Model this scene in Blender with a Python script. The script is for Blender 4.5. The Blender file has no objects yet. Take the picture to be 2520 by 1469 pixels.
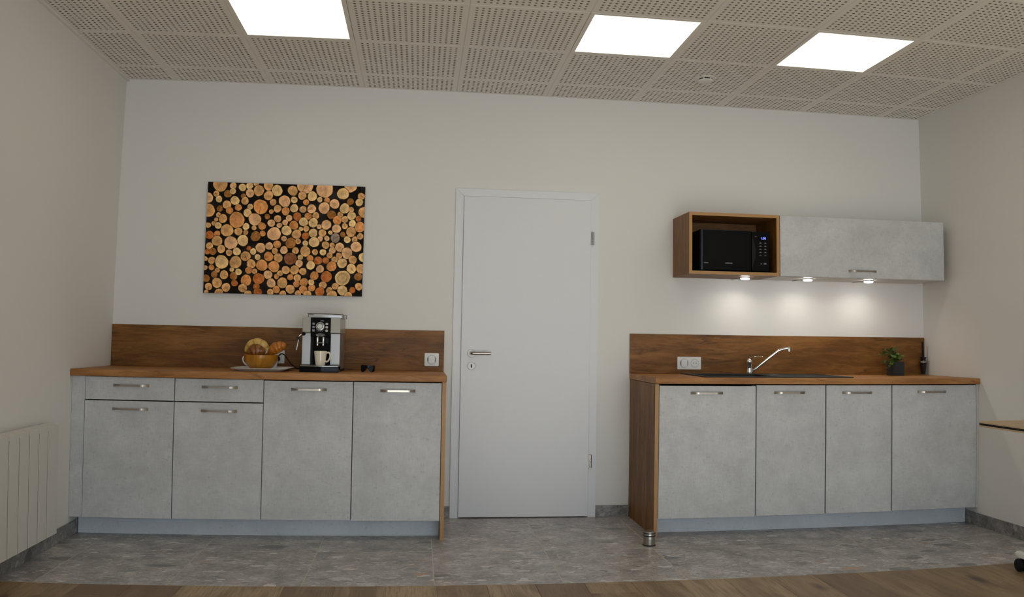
import bpy, bmesh, math, random
from mathutils import Vector, Matrix, noise

random.seed(7)
PI = math.pi
SC = bpy.context.scene
COL = SC.collection

# ------------------------------------------------------------------ camera, light, exposure
W, H = 5.386, 2.731            # room width, ceiling height (back wall is y = 0, camera looks towards +y)
REAR = -8.2

cd = bpy.data.cameras.new('camera')
cam = bpy.data.objects.new('camera', cd)
COL.objects.link(cam)
SC.camera = cam
# wide zoom lens with a little barrel distortion: r = f * t * (1 - 0.1004 t^2), t = tan(theta), f = 2081.8 px of 2520
cd.type = 'PANO'
cd.panorama_type = 'FISHEYE_LENS_POLYNOMIAL'
cd.fisheye_fov = PI
for i, k in enumerate((3.233085881070862e-05, 0.03357635510467794, 1.745829444934355e-05, -1.1444844838045653e-05, 1.8254232302811202e-07)):
    setattr(cd, 'fisheye_polynomial_k%d' % i, -k)
cd.sensor_fit = 'HORIZONTAL'
cd.sensor_width = 36.0
cd.sensor_height = 36.0 * 1469 / 2520
cd.shift_x = -0.014383523670767073
cd.shift_y = -0.030750
cd.clip_start = 0.02
cam.location = (1.90256, -5.39845, 1.12762)
cam.rotation_euler = (1.6418, -0.0162, -0.1263)

SC.view_settings.view_transform = 'Standard'
SC.view_settings.look = 'None'
SC.view_settings.gamma = 1.0
SC.view_settings.use_curve_mapping = False
SC.view_settings.exposure = 0.0
SC.cycles.use_denoising = True
SC.cycles.denoising_prefilter = 'ACCURATE'
SC.cycles.max_bounces = 8
SC.cycles.diffuse_bounces = 5
SC.cycles.glossy_bounces = 4
SC.cycles.sample_clamp_indirect = 8.0

wd = bpy.data.worlds.new('sky')
SC.world = wd
wd.use_nodes = True
wd.node_tree.nodes['Background'].inputs[0].default_value = (0.72, 0.84, 1.0, 1)
wd.node_tree.nodes['Background'].inputs[1].default_value = 1.0

def add_light(name, kind, loc, rot, energy, color, **kw):
    l = bpy.data.lights.new(name, kind)
    l.energy = energy
    l.color = color
    for k, v in kw.items():
        setattr(l, k, v)
    o = bpy.data.objects.new(name, l)
    o.location = loc
    o.rotation_euler = rot
    COL.objects.link(o)
    return o

# daylight through the glazed bay in the rear wall (behind the camera)
WIN = (1.30, 5.05, 0.05, 2.25)   # x0, x1, z0, z1 of the bay
add_light('window_daylight', 'AREA', ((WIN[0]+WIN[1])/2, REAR - 0.12, (WIN[2]+WIN[3])/2), (PI/2, 0, 0), 80, (0.76, 0.90, 1.0),
          shape='RECTANGLE', size=WIN[1]-WIN[0], size_y=WIN[3]-WIN[2])
add_light('sun', 'SUN', (2.5, -14, 8), (math.radians(68), 0, math.radians(0)), 17.0, (0.97, 1.0, 0.96), angle=0.02)
LED_STRENGTH = 2.7               # the three square ceiling lamps
SPOT_ENERGY = 0.46                # each lamp under the wall cabinet

# ------------------------------------------------------------------ helpers
def tag(o, label=None, cat=None, group=None, kind=None):
    if label: o['label'] = label
    if cat: o['category'] = cat
    if group: o['group'] = group
    if kind: o['kind'] = kind
    return o

def root(o):
    while o.parent: o = o.parent
    return o

def thing(name, loc, label=None, cat=None, group=None, kind=None):
    o = bpy.data.objects.new(name, None)
    o.empty_display_size = 0.05
    o.location = loc
    COL.objects.link(o)
    return tag(o, label, cat, group, kind)

def obj(name, bm, m, parent=None, smooth=None, loc=None):
    """ONE mesh object. World coordinates in bm; a child keeps its mesh relative to its thing's base."""
    me = bpy.data.meshes.new(name)
    if parent is not None:
        off = root(parent).location
        bmesh.ops.translate(bm, verts=bm.verts[:], vec=-off)
    elif loc is not None:
        bmesh.ops.translate(bm, verts=bm.verts[:], vec=-Vector(loc))
    bm.normal_update()
    bm.to_mesh(me)
    bm.free()
    if m is not None:
        for q in (m if isinstance(m, (list, tuple)) else [m]):
            me.materials.append(q)
    if smooth is not None:
        me.polygons.foreach_set('use_smooth', [True] * len(me.polygons))
        try:
            me.set_sharp_from_angle(angle=smooth)
        except Exception:
            pass
    o = bpy.data.objects.new(name, me)
    COL.objects.link(o)
    if parent is not None:
        o.parent = parent
    elif loc is not None:
        o.location = loc
    return o

SM = math.radians(40)

def B(): return bmesh.new()

def box(bm, x0, x1, y0, y1, z0, z1, bev=0.0, seg=1, M=None):
    r = bmesh.ops.create_cube(bm, size=1.0)
    vs = r['verts']
    for v in vs:
        v.co = Vector((x0 if v.co.x < 0 else x1, y0 if v.co.y < 0 else y1, z0 if v.co.z < 0 else z1))
    if bev > 0:
        es = list({e for v in vs for e in v.link_edges})
        rr = bmesh.ops.bevel(bm, geom=es, offset=bev, segments=seg, profile=0.5, affect='EDGES', clamp_overlap=True)
        vs = [v for v in rr['verts']]
        vs = list({v for f in rr['faces'] for v in f.verts} | {v for v in vs if v.is_valid})
    if M is not None:
        bmesh.ops.transform(bm, matrix=M, verts=vs)
    return bm

def bx(x0, x1, y0, y1, z0, z1, bev=0.0, seg=1):
    return box(B(), x0, x1, y0, y1, z0, z1, bev, seg)

def lathe(bm, prof, c, n=32, axis='z', cap0=True, cap1=True):
    """prof: list of (radius, height)."""
    rings = []
    for r, h in prof:
        ring = []
        for i in range(n):
            a = 2*PI*i/n
            p, q = r*math.cos(a), r*math.sin(a)
            co = {'z': (p, q, h), 'y': (p, h, q), 'x': (h, p, q)}[axis]
            ring.append(bm.verts.new(Vector(c) + Vector(co)))
        rings.append(ring)
    fs = []
    for a, b in zip(rings, rings[1:]):
        for i in range(n):
            j = (i+1) % n
            fs.append(bm.faces.new((a[i], a[j], b[j], b[i])))
    if cap0: fs.append(bm.faces.new(list(reversed(rings[0]))))
    if cap1: fs.append(bm.faces.new(rings[-1]))
    bmesh.ops.recalc_face_normals(bm, faces=fs)
    return bm

def tube(bm, pts, r, n=10, cap=True, ry=None):
    pts = [Vector(p) for p in pts]
    rings = []
    up = Vector((0, 0, 1))
    prev = None
    for i, p in enumerate(pts):
        t = (pts[min(i+1, len(pts)-1)] - pts[max(i-1, 0)]).normalized()
        if prev is None:
            s = t.cross(up)
            if s.length < 1e-3: s = t.cross(Vector((0, 1, 0)))
        else:
            s = prev - t * prev.dot(t)
        s.normalize()
        prev = s
        u = s.cross(t)
        rr = r[i] if isinstance(r, (list, tuple)) else r
        r2 = rr if ry is None else ry
        rings.append([bm.verts.new(p + s*rr*math.cos(2*PI*k/n) + u*r2*math.sin(2*PI*k/n)) for k in range(n)])
    fs = []
    for a, b in zip(rings, rings[1:]):
        for i in range(n):
            j = (i+1) % n
            fs.append(bm.faces.new((a[i], a[j], b[j], b[i])))
    if cap:
        fs.append(bm.faces.new(list(reversed(rings[0]))))
        fs.append(bm.faces.new(rings[-1]))
    bmesh.ops.recalc_face_normals(bm, faces=fs)
    return bm

def spline(pts, n=8):
    """Catmull-Rom through pts."""
    P = [Vector(p) for p in pts]
    P = [P[0]*2 - P[1]] + P + [P[-1]*2 - P[-2]]
    out = []
    for i in range(1, len(P)-2):
        a, b, c, d = P[i-1:i+3]
        for k in range(n):
            t = k/n
            out.append(0.5*((2*b) + (c-a)*t + (2*a-5*b+4*c-d)*t*t + (3*b-a-3*c+d)*t**3))
    out.append(P[-2])
    return out

def prism(bm, poly, y0, y1, axis='y'):
    """Extrude a polygon of (x, z) from y0 to y1 (axis y), or (x, y) along z."""
    def co(p, h): return (p[0], h, p[1]) if axis == 'y' else ((p[0], p[1], h) if axis == 'z' else (h, p[0], p[1]))
    a = [bm.verts.new(co(p, y0)) for p in poly]
    b = [bm.verts.new(co(p, y1)) for p in poly]
    n = len(poly)
    fs = [bm.faces.new(a), bm.faces.new(list(reversed(b)))]
    for i in range(n):
        j = (i+1) % n
        fs.append(bm.faces.new((a[j], a[i], b[i], b[j])))
    bmesh.ops.recalc_face_normals(bm, faces=fs)
    return bm

def rrect(x0, x1, z0, z1, r, n=5):
    out = []
    for cx, cz, a0 in ((x1-r, z1-r, 0), (x0+r, z1-r, 90), (x0+r, z0+r, 180), (x1-r, z0+r, 270)):
        for k in range(n+1):
            a = math.radians(a0 + 90*k/n)
            out.append((cx + r*math.cos(a), cz + r*math.sin(a)))
    return out

def text_mesh(name, s, size, m, parent, loc, depth=0.0004):
    """Lettering standing in the plane y = const, read from the front."""
    c = bpy.data.curves.new(name, 'FONT')
    c.body = s
    c.size = size
    c.align_x = 'CENTER'
    c.align_y = 'CENTER'
    c.extrude = depth
    t = bpy.data.objects.new(name + '_curve', c)
    COL.objects.link(t)
    dg = bpy.context.evaluated_depsgraph_get()
    me = bpy.data.meshes.new_from_object(t.evaluated_get(dg))
    bpy.data.objects.remove(t)
    bpy.data.curves.remove(c)
    me.transform(Matrix.Rotation(PI/2, 4, 'X'))
    me.transform(Matrix.Translation(Vector(loc) - root(parent).location))
    me.materials.clear()
    me.materials.append(m)
    o = bpy.data.objects.new(name, me)
    COL.objects.link(o)
    o.parent = parent
    return o

# ------------------------------------------------------------------ materials
class N:
    def __init__(s, name):
        s.m = bpy.data.materials.new(name)
        s.m.use_nodes = True
        s.t = s.m.node_tree
        s.b = s.t.nodes['Principled BSDF']
    def n(s, typ, **kw):
        x = s.t.nodes.new(typ)
        for k, v in kw.items():
            setattr(x, k, v)
        return x
    def l(s, a, b): s.t.links.new(a, b)
    def val(s, node, **kw):
        for k, v in kw.items():
            node.inputs[k.replace('_', ' ')].default_value = v
        return node
    def math(s, op, a, b=None, c=None):
        x = s.n('ShaderNodeMath', operation=op)
        for i, q in enumerate((a, b, c)):
            if q is None: continue
            if isinstance(q, (int, float)): x.inputs[i].default_value = q
            else: s.l(q, x.inputs[i])
        return x.outputs[0]
    def mix(s, f, a, b, blend='MIX'):
        x = s.n('ShaderNodeMix', data_type='RGBA', blend_type=blend)
        for q, i in ((f, 0), (a, 6), (b, 7)):
            if isinstance(q, (int, float)): x.inputs[i].default_value = q
            elif isinstance(q, tuple): x.inputs[i].default_value = (*q, 1) if len(q) == 3 else q
            else: s.l(q, x.inputs[i])
        return x.outputs[2]
    def ramp(s, f, stops, interp='LINEAR'):
        x = s.n('ShaderNodeValToRGB')
        x.color_ramp.interpolation = interp
        el = x.color_ramp.elements
        while len(el) > 1: el.remove(el[0])
        el[0].position, el[0].color = stops[0][0], (*stops[0][1], 1)
        for p, c in stops[1:]:
            e = el.new(p)
            e.color = (*c, 1)
        s.l(f, x.inputs[0])
        return x.outputs[0]
    def coord(s, scale=(1, 1, 1), rnd=0.0, which='Object'):
        tc = s.n('ShaderNodeTexCoord')
        v = tc.outputs[which]
        if rnd:
            oi = s.n('ShaderNodeObjectInfo')
            c = s.n('ShaderNodeCombineXYZ')
            for i, k in enumerate((37.0, 53.0, 71.0)):
                s.l(s.math('MULTIPLY', oi.outputs['Random'], k * rnd), c.inputs[i])
            a = s.n('ShaderNodeVectorMath', operation='ADD')
            s.l(v, a.inputs[0]); s.l(c.outputs[0], a.inputs[1])
            v = a.outputs[0]
        mp = s.n('ShaderNodeMapping')
        mp.inputs['Scale'].default_value = scale
        s.l(v, mp.inputs['Vector'])
        return mp.outputs[0]
    def noise(s, vec, scale, detail=3, rough=0.5, dist=0.0):
        x = s.n('ShaderNodeTexNoise')
        x.inputs['Scale'].default_value = scale
        x.inputs['Detail'].default_value = detail
        x.inputs['Roughness'].default_value = rough
        x.inputs['Distortion'].default_value = dist
        s.l(vec, x.inputs['Vector'])
        return x
    def base(s, c): 
        if isinstance(c, tuple): s.b.inputs['Base Color'].default_value = (*c, 1)
        else: s.l(c, s.b.inputs['Base Color'])
        return s
    def bump(s, h, strength=0.1, dist=0.002):
        x = s.n('ShaderNodeBump')
        x.inputs['Strength'].default_value = strength
        x.inputs['Distance'].default_value = dist
        s.l(h, x.inputs['Height'])
        s.l(x.outputs[0], s.b.inputs['Normal'])

def plain(name, c, rough=0.5, metal=0.0, spec=0.5, vary=0.04, coat=0.0, scale=30):
    k = N(name)
    v = k.coord()
    f = k.noise(v, scale, 3).outputs['Fac']
    lo = tuple(q*(1-vary) for q in c)
    hi = tuple(min(1, q*(1+vary)) for q in c)
    k.base(k.mix(f, lo, hi))
    k.b.inputs['Roughness'].default_value = rough
    k.b.inputs['Metallic'].default_value = metal
    k.b.inputs['Specular IOR Level'].default_value = spec
    if coat: k.b.inputs['Coat Weight'].default_value = coat
    return k.m

def emit(name, c, s):
    k = N(name)
    k.b.inputs['Base Color'].default_value = (0.8, 0.8, 0.8, 1)
    k.b.inputs['Emission Color'].default_value = (*c, 1)
    k.b.inputs['Emission Strength'].default_value = s
    return k.m

def wall_mat(name, c):
    k = N(name)
    v = k.coord()
    n1 = k.noise(v, 1.3, 4).outputs['Fac']
    k.base(k.mix(n1, tuple(q*0.985 for q in c), tuple(min(1, q*1.015) for q in c)))
    k.b.inputs['Roughness'].default_value = 0.85
    k.b.inputs['Specular IOR Level'].default_value = 0.25
    k.bump(k.noise(v, 220, 2).outputs['Fac'], 0.05, 0.0006)
    return k.m

def oak_mat(name, axis='x', dark=(0.105, 0.040, 0.007), mid=(0.225, 0.094, 0.019), light=(0.33, 0.150, 0.040)):
    """Rustic oak laminate, grain along axis; cathedral figure, cracks and knots."""
    k = N(name)
    tc = k.n('ShaderNodeTexCoord')
    mp = k.n('ShaderNodeMapping')
    if axis == 'z': mp.inputs['Rotation'].default_value = (0, PI/2, 0)
    k.l(tc.outputs['Object'], mp.inputs['Vector'])
    v = mp.outputs[0]
    def st(sx, sy, sz):
        m2 = k.n('ShaderNodeMapping'); m2.inputs['Scale'].default_value = (sx, sy, sz)
        k.l(v, m2.inputs['Vector']); return m2.outputs[0]
    big = k.noise(st(1.1, 6, 6), 1.6, 4, 0.55, 0.6).outputs['Fac']
    fig = k.noise(st(1.6, 11, 11), 2.2, 6, 0.62, 1.6).outputs['Fac']
    fine = k.noise(st(5, 90, 90), 3.0, 5, 0.7).outputs['Fac']
    s = k.math('ADD', k.math('MULTIPLY', big, 0.45), k.math('ADD', k.math('MULTIPLY', fig, 0.35), k.math('MULTIPLY', fine, 0.20)))
    c = k.ramp(s, [(0.36, dark), (0.46, tuple((a+b)/2 for a, b in zip(dark, mid))), (0.52, mid), (0.64, light)])
    # cracks: thin dark lines along the grain
    cr = k.noise(st(0.8, 9, 9), 2.4, 3, 0.5, 0.8).outputs['Fac']
    line = k.math('ABSOLUTE', k.math('SUBTRACT', cr, 0.5))
    lm = k.ramp(line, [(0.0, (1, 1, 1)), (0.012, (0.5, 0.5, 0.5)), (0.03, (0, 0, 0))])
    gate = k.ramp(k.noise(st(1.5, 3, 3), 1.7, 2).outputs['Fac'], [(0.48, (0, 0, 0)), (0.6, (1, 1, 1))])
    c = k.mix(k.math('MULTIPLY', k.math('MULTIPLY', lm, gate), 0.75), c, tuple(q*0.45 for q in dark))
    # knots
    vo = k.n('ShaderNodeTexVoronoi'); vo.inputs['Scale'].default_value = 1.0
    k.l(st(1.7, 4.5, 4.5), vo.inputs['Vector'])
    kn = k.math('ADD', vo.outputs['Distance'], k.math('MULTIPLY', fig, 0.12))
    kc = k.ramp(kn, [(0.11, (1, 1, 1)), (0.2, (0, 0, 0))])
    c = k.mix(k.math('MULTIPLY', kc, 0.6), c, tuple(q*0.55 for q in dark))
    k.base(c)
    k.b.inputs['Roughness'].default_value = 0.5
    k.b.inputs['Specular IOR Level'].default_value = 0.35
    k.bump(fine, 0.12, 0.0006)
    return k.m

def concrete_mat(name, lo, hi):
    k = N(name)
    v = k.coord(rnd=1.0)
    a = k.noise(v, 3.0, 5, 0.6).outputs['Fac']
    b = k.noise(v, 14, 5, 0.65).outputs['Fac']
    m2 = k.n('ShaderNodeMapping'); m2.inputs['Scale'].default_value = (260, 260, 30)
    k.l(v, m2.inputs['Vector'])
    c1 = k.noise(m2.outputs[0], 1.0, 2).outputs['Fac']
    m3 = k.n('ShaderNodeMapping'); m3.inputs['Scale'].default_value = (30, 30, 260)
    k.l(v, m3.inputs['Vector'])
    c2 = k.noise(m3.outputs[0], 1.0, 2).outputs['Fac']
    s = k.math('ADD', k.math('MULTIPLY', a, 0.42), k.math('MULTIPLY', b, 0.26))
    s = k.math('ADD', s, k.math('MULTIPLY', k.math('ADD', c1, c2), 0.16))
    col = k.ramp(s, [(0.36, lo), (0.5, tuple((p+q)/2 for p, q in zip(lo, hi))), (0.64, hi)])
    sp = k.noise(v, 55, 3, 0.6).outputs['Fac']
    col = k.mix(k.ramp(sp, [(0.60, (0, 0, 0)), (0.72, (0.45, 0.45, 0.45))]), col, tuple(q*0.72 for q in lo))
    k.base(col)
    k.b.inputs['Roughness'].default_value = 0.62
    k.b.inputs['Specular IOR Level'].default_value = 0.35
    k.bump(k.math('ADD', c1, c2), 0.06, 0.0005)
    return k.m

def stone_mat(name, gain=1.0, rnd=1.0, vertical=False):
    """Breccia stone: grey matrix full of pebbles of several sizes, some rust, slate and cream."""
    k = N(name)
    v = k.coord(rnd=rnd)
    if vertical:
        mp = k.n('ShaderNodeMapping'); mp.inputs['Rotation'].default_value = (0.6, 0.4, 0.2)
        k.l(v, mp.inputs['Vector']); v = mp.outputs[0]
    d = k.noise(v, 14, 3)
    sub = k.n('ShaderNodeVectorMath', operation='SUBTRACT'); sub.inputs[1].default_value = (0.5, 0.5, 0.5)
    k.l(d.outputs['Color'], sub.inputs[0])
    scl = k.n('ShaderNodeVectorMath', operation='SCALE'); scl.inputs['Scale'].default_value = 0.05
    k.l(sub.outputs[0], scl.inputs[0])
    add = k.n('ShaderNodeVectorMath', operation='ADD')
    k.l(v, add.inputs[0]); k.l(scl.outputs[0], add.inputs[1])
    vv = add.outputs[0]
    g = lambda *c: tuple(q*gain*w_ for q, w_ in zip(c, (1.0, 1.01, 1.06)))
    def st(v_, *sc):
        m2 = k.n('ShaderNodeMapping'); m2.inputs['Scale'].default_value = sc
        k.l(v_, m2.inputs['Vector']); return m2.outputs[0]
    base = k.ramp(k.noise(vv, 7, 7, 0.68).outputs['Fac'], [(0.32, g(0.135, 0.125, 0.115)), (0.5, g(0.235, 0.22, 0.205)), (0.68, g(0.36, 0.34, 0.315))])
    fine = k.noise(st(v, 75, 130, 100), 1.0, 4, 0.75).outputs['Fac']
    grit = k.noise(st(v, 32, 70, 50), 1.0, 5, 0.7, 0.4).outputs['Fac']
    base = k.mix(k.ramp(grit, [(0.32, (0.75, 0.75, 0.75)), (0.47, (0, 0, 0))]), base, g(0.085, 0.08, 0.075))
    base = k.mix(k.ramp(grit, [(0.55, (0, 0, 0)), (0.70, (0.6, 0.6, 0.6))]), base, g(0.46, 0.43, 0.395))
    base = k.mix(k.ramp(fine, [(0.30, (0.7, 0.7, 0.7)), (0.46, (0, 0, 0))]), base, g(0.075, 0.07, 0.066))
    base = k.mix(k.ramp(fine, [(0.58, (0, 0, 0)), (0.72, (0.7, 0.7, 0.7))]), base, g(0.56, 0.52, 0.47))
    def layer(col, scale, thr, cover, stretch, pal, amt):
        m2 = k.n('ShaderNodeMapping'); m2.inputs['Scale'].default_value = stretch
        m2.inputs['Location'].default_value = (scale*1.3, scale*0.7, scale*0.3)
        k.l(vv, m2.inputs['Vector'])
        vo = k.n('ShaderNodeTexVoronoi'); vo.inputs['Scale'].default_value = scale
        k.l(m2.outputs[0], vo.inputs['Vector'])
        sep = k.n('ShaderNodeSeparateColor'); k.l(vo.outputs['Color'], sep.inputs[0])
        size = k.math('MULTIPLY', sep.outputs[1], thr)
        edge = k.math('MULTIPLY', k.math('SUBTRACT', grit, 0.5), 0.5)
        inside = k.math('ADD', k.math('SUBTRACT', k.math('ADD', size, thr*0.25), vo.outputs['Distance']), edge)
        mask = k.ramp(k.math('MULTIPLY', inside, 7.0), [(0.0, (0, 0, 0)), (0.4, (1, 1, 1))])
        pick = k.math('LESS_THAN', sep.outputs[2], cover)
        pc = k.ramp(sep.outputs[0], pal, 'CONSTANT')
        return k.mix(k.math('MULTIPLY', k.math('MULTIPLY', mask, pick), amt), col, pc)
    pal = [(0.0, g(0.42, 0.40, 0.37)), (0.16, g(0.13, 0.125, 0.12)), (0.36, g(0.26, 0.22, 0.19)), (0.50, g(0.50, 0.46, 0.41)),
           (0.6, g(0.20, 0.20, 0.205)), (0.80, g(0.27, 0.18, 0.125)), (0.87, g(0.10, 0.097, 0.093)), (0.94, g(0.44, 0.43, 0.41))]
    c = layer(base, 42, 0.42, 0.55, (0.7, 1.5, 1), pal, 0.65)
    c = layer(c, 19, 0.40, 0.50, (0.65, 1.6, 1), pal, 0.8)
    c = layer(c, 8.5, 0.42, 0.34, (0.7, 1.5, 1), [(0.0, g(0.11, 0.107, 0.103)), (0.34, g(0.36, 0.345, 0.32)), (0.5, g(0.165, 0.163, 0.163)), (0.74, g(0.30, 0.175, 0.085)), (0.82, g(0.40, 0.38, 0.355)), (0.9, g(0.17, 0.145, 0.125))], 0.9)
    k.base(c)
    k.b.inputs['Roughness'].default_value = 0.32
    k.b.inputs['Specular IOR Level'].default_value = 0.5
    k.bump(fine, 0.06, 0.0004)
    return k.m

def plank_mat(name):
    k = N(name)
    oi = k.n('ShaderNodeObjectInfo')
    v = k.coord(rnd=1.0)
    def st(sx, sy):
        m2 = k.n('ShaderNodeMapping'); m2.inputs['Scale'].default_value = (sx, sy, 1)
        k.l(v, m2.inputs['Vector']); return m2.outputs[0]
    tone = k.ramp(oi.outputs['Random'], [(0.0, (0.21, 0.135, 0.068)), (0.3, (0.33, 0.225, 0.12)), (0.65, (0.48, 0.35, 0.20)), (1.0, (0.27, 0.18, 0.095))])
    big = k.noise(st(6, 1.2), 2.0, 4, 0.55, 0.5).outputs['Fac']
    fine = k.noise(st(70, 3.5), 2.0, 5, 0.65).outputs['Fac']
    c = k.mix(k.ramp(big, [(0.36, (0.7, 0.7, 0.7)), (0.58, (0, 0, 0))]), tone, (0.16, 0.095, 0.046))
    c = k.mix(k.ramp(fine, [(0.32, (0.6, 0.6, 0.6)), (0.52, (0, 0, 0))]), c, (0.13, 0.078, 0.04))
    vo = k.n('ShaderNodeTexVoronoi'); vo.inputs['Scale'].default_value = 1.0
    k.l(st(4.4, 1.9), vo.inputs['Vector'])
    kn = k.ramp(k.math('ADD', vo.outputs['Distance'], k.math('MULTIPLY', big, 0.1)), [(0.12, (1, 1, 1)), (0.24, (0, 0, 0))])
    c = k.mix(k.math('MULTIPLY', kn, 0.85), c, (0.05, 0.03, 0.018))
    k.base(c)
    k.b.inputs['Roughness'].default_value = 0.46
    k.b.inputs['Specular IOR Level'].default_value = 0.5
    k.bump(fine, 0.1, 0.0006)
    return k.m

def brushed(name, c, rough=0.32, scale=(3, 3, 300)):
    k = N(name)
    v = k.coord(scale)
    f = k.noise(v, 2.0, 3).outputs['Fac']
    k.base(k.mix(f, tuple(q*0.9 for q in c), c))
    k.b.inputs['Metallic'].default_value = 1.0
    k.l(k.math('ADD', k.math('MULTIPLY', f, 0.15), rough - 0.07), k.b.inputs['Roughness'])
    return k.m

def crust_mat(name, a, b, c):
    k = N(name)
    v = k.coord(rnd=1.0)
    f = k.noise(v, 30, 5, 0.6, 0.4).outputs['Fac']
    g = k.noise(v, 90, 3).outputs['Fac']
    at = k.n('ShaderNodeAttribute'); at.attribute_name = 'ridge'
    s = k.math('ADD', k.math('MULTIPLY', f, 0.5), k.math('MULTIPLY', at.outputs['Fac'], 0.5))
    k.base(k.ramp(s, [(0.2, a), (0.45, b), (0.72, c)]))
    k.b.inputs['Roughness'].default_value = 0.35
    k.bump(g, 0.25, 0.001)
    return k.m

M_wall = wall_mat('wall_paint', (0.795, 0.782, 0.755))
M_ceil = wall_mat('ceiling_gypsum', (0.80, 0.785, 0.735))
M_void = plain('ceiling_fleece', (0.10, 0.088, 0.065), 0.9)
M_core_shade = plain('panel_hole_core_shade', (0.27, 0.24, 0.19), 0.9)  # brownish core tone, darkened to stand in for shade inside the holes
M_door = plain('door_lacquer', (0.785, 0.795, 0.825), 0.45, spec=0.4, vary=0.01)
M_oakx = oak_mat('oak_laminate_horizontal', 'x')
M_oakz = oak_mat('oak_laminate_vertical', 'z')
M_oakw = oak_mat('oak_worktop', 'x', (0.26, 0.103, 0.026), (0.42, 0.190, 0.060), (0.52, 0.262, 0.098))
M_edge = plain('oak_edge_band', (0.44, 0.24, 0.09), 0.5, vary=0.1)
M_con = concrete_mat('concrete_laminate', (0.48, 0.485, 0.49), (0.68, 0.685, 0.69))
M_plinth = concrete_mat('plinth_laminate_daylit', (0.55, 0.585, 0.63), (0.68, 0.72, 0.77))  # lighter and bluer than the fronts: low daylight put into the colour
M_carc = plain('cabinet_carcass', (0.13, 0.135, 0.14), 0.6)  # dark grey stands in for shade in the gaps between fronts
M_cab = plain('cabinet_white_board', (0.60, 0.57, 0.53), 0.4, vary=0.02)
M_tile = stone_mat('breccia_tile', 1.75)
M_skirt = stone_mat('breccia_skirting', 1.0, vertical=True)
M_grout = plain('grout', (0.62, 0.56, 0.48), 0.9)
M_plank = plank_mat('oak_plank')
M_steel = brushed('brushed_steel', (0.40, 0.355, 0.31), 0.34, (300, 3, 3))
M_steelz = brushed('satin_steel', (0.42, 0.40, 0.37), 0.3)
M_satin = plain('satin_rosette', (0.55, 0.54, 0.52), 0.5, 0.4, vary=0.02)
M_chrome = plain('chrome', (0.80, 0.80, 0.81), 0.08, 1.0, vary=0.01)
M_blk = plain('black_gloss', (0.004, 0.004, 0.005), 0.14, vary=0.1, spec=0.12)
M_blkm = plain('black_matt', (0.008, 0.008, 0.009), 0.5, vary=0.1, spec=0.2)
M_rub = plain('black_rubber', (0.015, 0.014, 0.014), 0.6, vary=0.1)
M_wht = plain('white_plastic', (0.85, 0.85, 0.845), 0.35, vary=0.01)
M_cer = plain('white_ceramic', (0.84, 0.84, 0.83), 0.2, vary=0.01)
M_grey = plain('socket_shadow_gap', (0.25, 0.24, 0.23), 0.6)
M_rad = plain('radiator_enamel', (0.68, 0.665, 0.62), 0.4, vary=0.01)
M_led = emit('led_diffuser', (1.0, 0.93, 0.74), LED_STRENGTH)
M_lens = emit('led_lens', (1.0, 0.98, 0.95), 25.0)

# ------------------------------------------------------------------ setting: walls
DX0, DX1, DZ = 2.114, 3.048, 2.095           # outer edges of the door casing
bm = B()
box(bm, -0.2, DX0 + 0.03, 0, 0.2, -0.15, H + 0.25)
box(bm, DX1 - 0.03, W + 0.2, 0, 0.2, -0.15, H + 0.25)
box(bm, DX0 + 0.03, DX1 - 0.03, 0, 0.2, DZ - 0.03, H + 0.25)
box(bm, DX0 + 0.03, DX1 - 0.03, 0.12, 0.2, -0.15, DZ - 0.03)
tag(obj('wall_back', bm, M_wall), kind='structure')
tag(obj('wall_left', bx(-0.2, 0, REAR - 0.2, 0, -0.15, H + 0.25), M_wall), kind='structure')
tag(obj('wall_right', bx(W, W + 0.2, REAR - 0.2, 0, -0.15, H + 0.25), M_wall), kind='structure')
bm = B()
box(bm, 0, WIN[0], REAR - 0.2, REAR, -0.15, H + 0.25)
box(bm, WIN[1], W, REAR - 0.2, REAR, -0.15, H + 0.25)
box(bm, WIN[0], WIN[1], REAR - 0.2, REAR, WIN[3], H + 0.25)
box(bm, WIN[0], WIN[1], REAR - 0.2, REAR, -0.15, WIN[2])
tag(obj('wall_rear', bm, M_wall), kind='structure')
# frame of the glazed bay behind the camera
wn = thing('window_1', (WIN[0], REAR, 0), kind='structure')
for x in (WIN[0], WIN[0] + 1.23, WIN[0] + 2.46, WIN[1] - 0.06):
    obj('window_post', bx(x, x + 0.06, REAR - 0.1, REAR - 0.04, WIN[2], WIN[3]), M_wht, wn)
obj('window_rail', bx(WIN[0], WIN[1], REAR - 0.1, REAR - 0.04, WIN[2], WIN[2] + 0.06), M_wht, wn)
obj('window_rail', bx(WIN[0], WIN[1], REAR - 0.1, REAR - 0.04, WIN[3] - 0.06, WIN[3]), M_wht, wn)

# ------------------------------------------------------------------ setting: floor
TY0, TY1 = -1.484, -0.857
b_ = bx(-0.2, W + 0.2, TY0, 0.2, -0.15, -0.0005)
for f_ in list(b_.faces): f_.material_index = 0
n0 = len(b_.faces)
box(b_, -0.2, W + 0.2, REAR - 0.2, TY0, -0.15, -0.0030)
b_.faces.ensure_lookup_table()
for f_ in b_.faces[n0:]: f_.material_index = 1
floor = tag(obj('floor', b_, [M_grout, plain('plank_joint', (0.06, 0.04, 0.022), 0.9)]), kind='structure')
GX = [0.193 + 0.6*k for k in range(-1, 10)]
G = 0.0022
for (ya, yb) in ((TY0, TY1), (TY1, 0.0)):
    for xa, xb in zip(GX, GX[1:]):
        xa, xb = max(xa, 0.0), min(xb, W)
        if xb - xa < 0.02: continue
        cx, cy = (xa+xb)/2, (ya+yb)/2
        t = obj('tile', bx(xa + G, xb - G, ya + (0.001 if ya == TY0 else G), yb - G, -0.012, 0.0, 0.0006), M_tile, None, None, (cx, cy, 0))
        t.parent = floor
PW = 0.2277
px = 1.775 - PW*8
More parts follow.
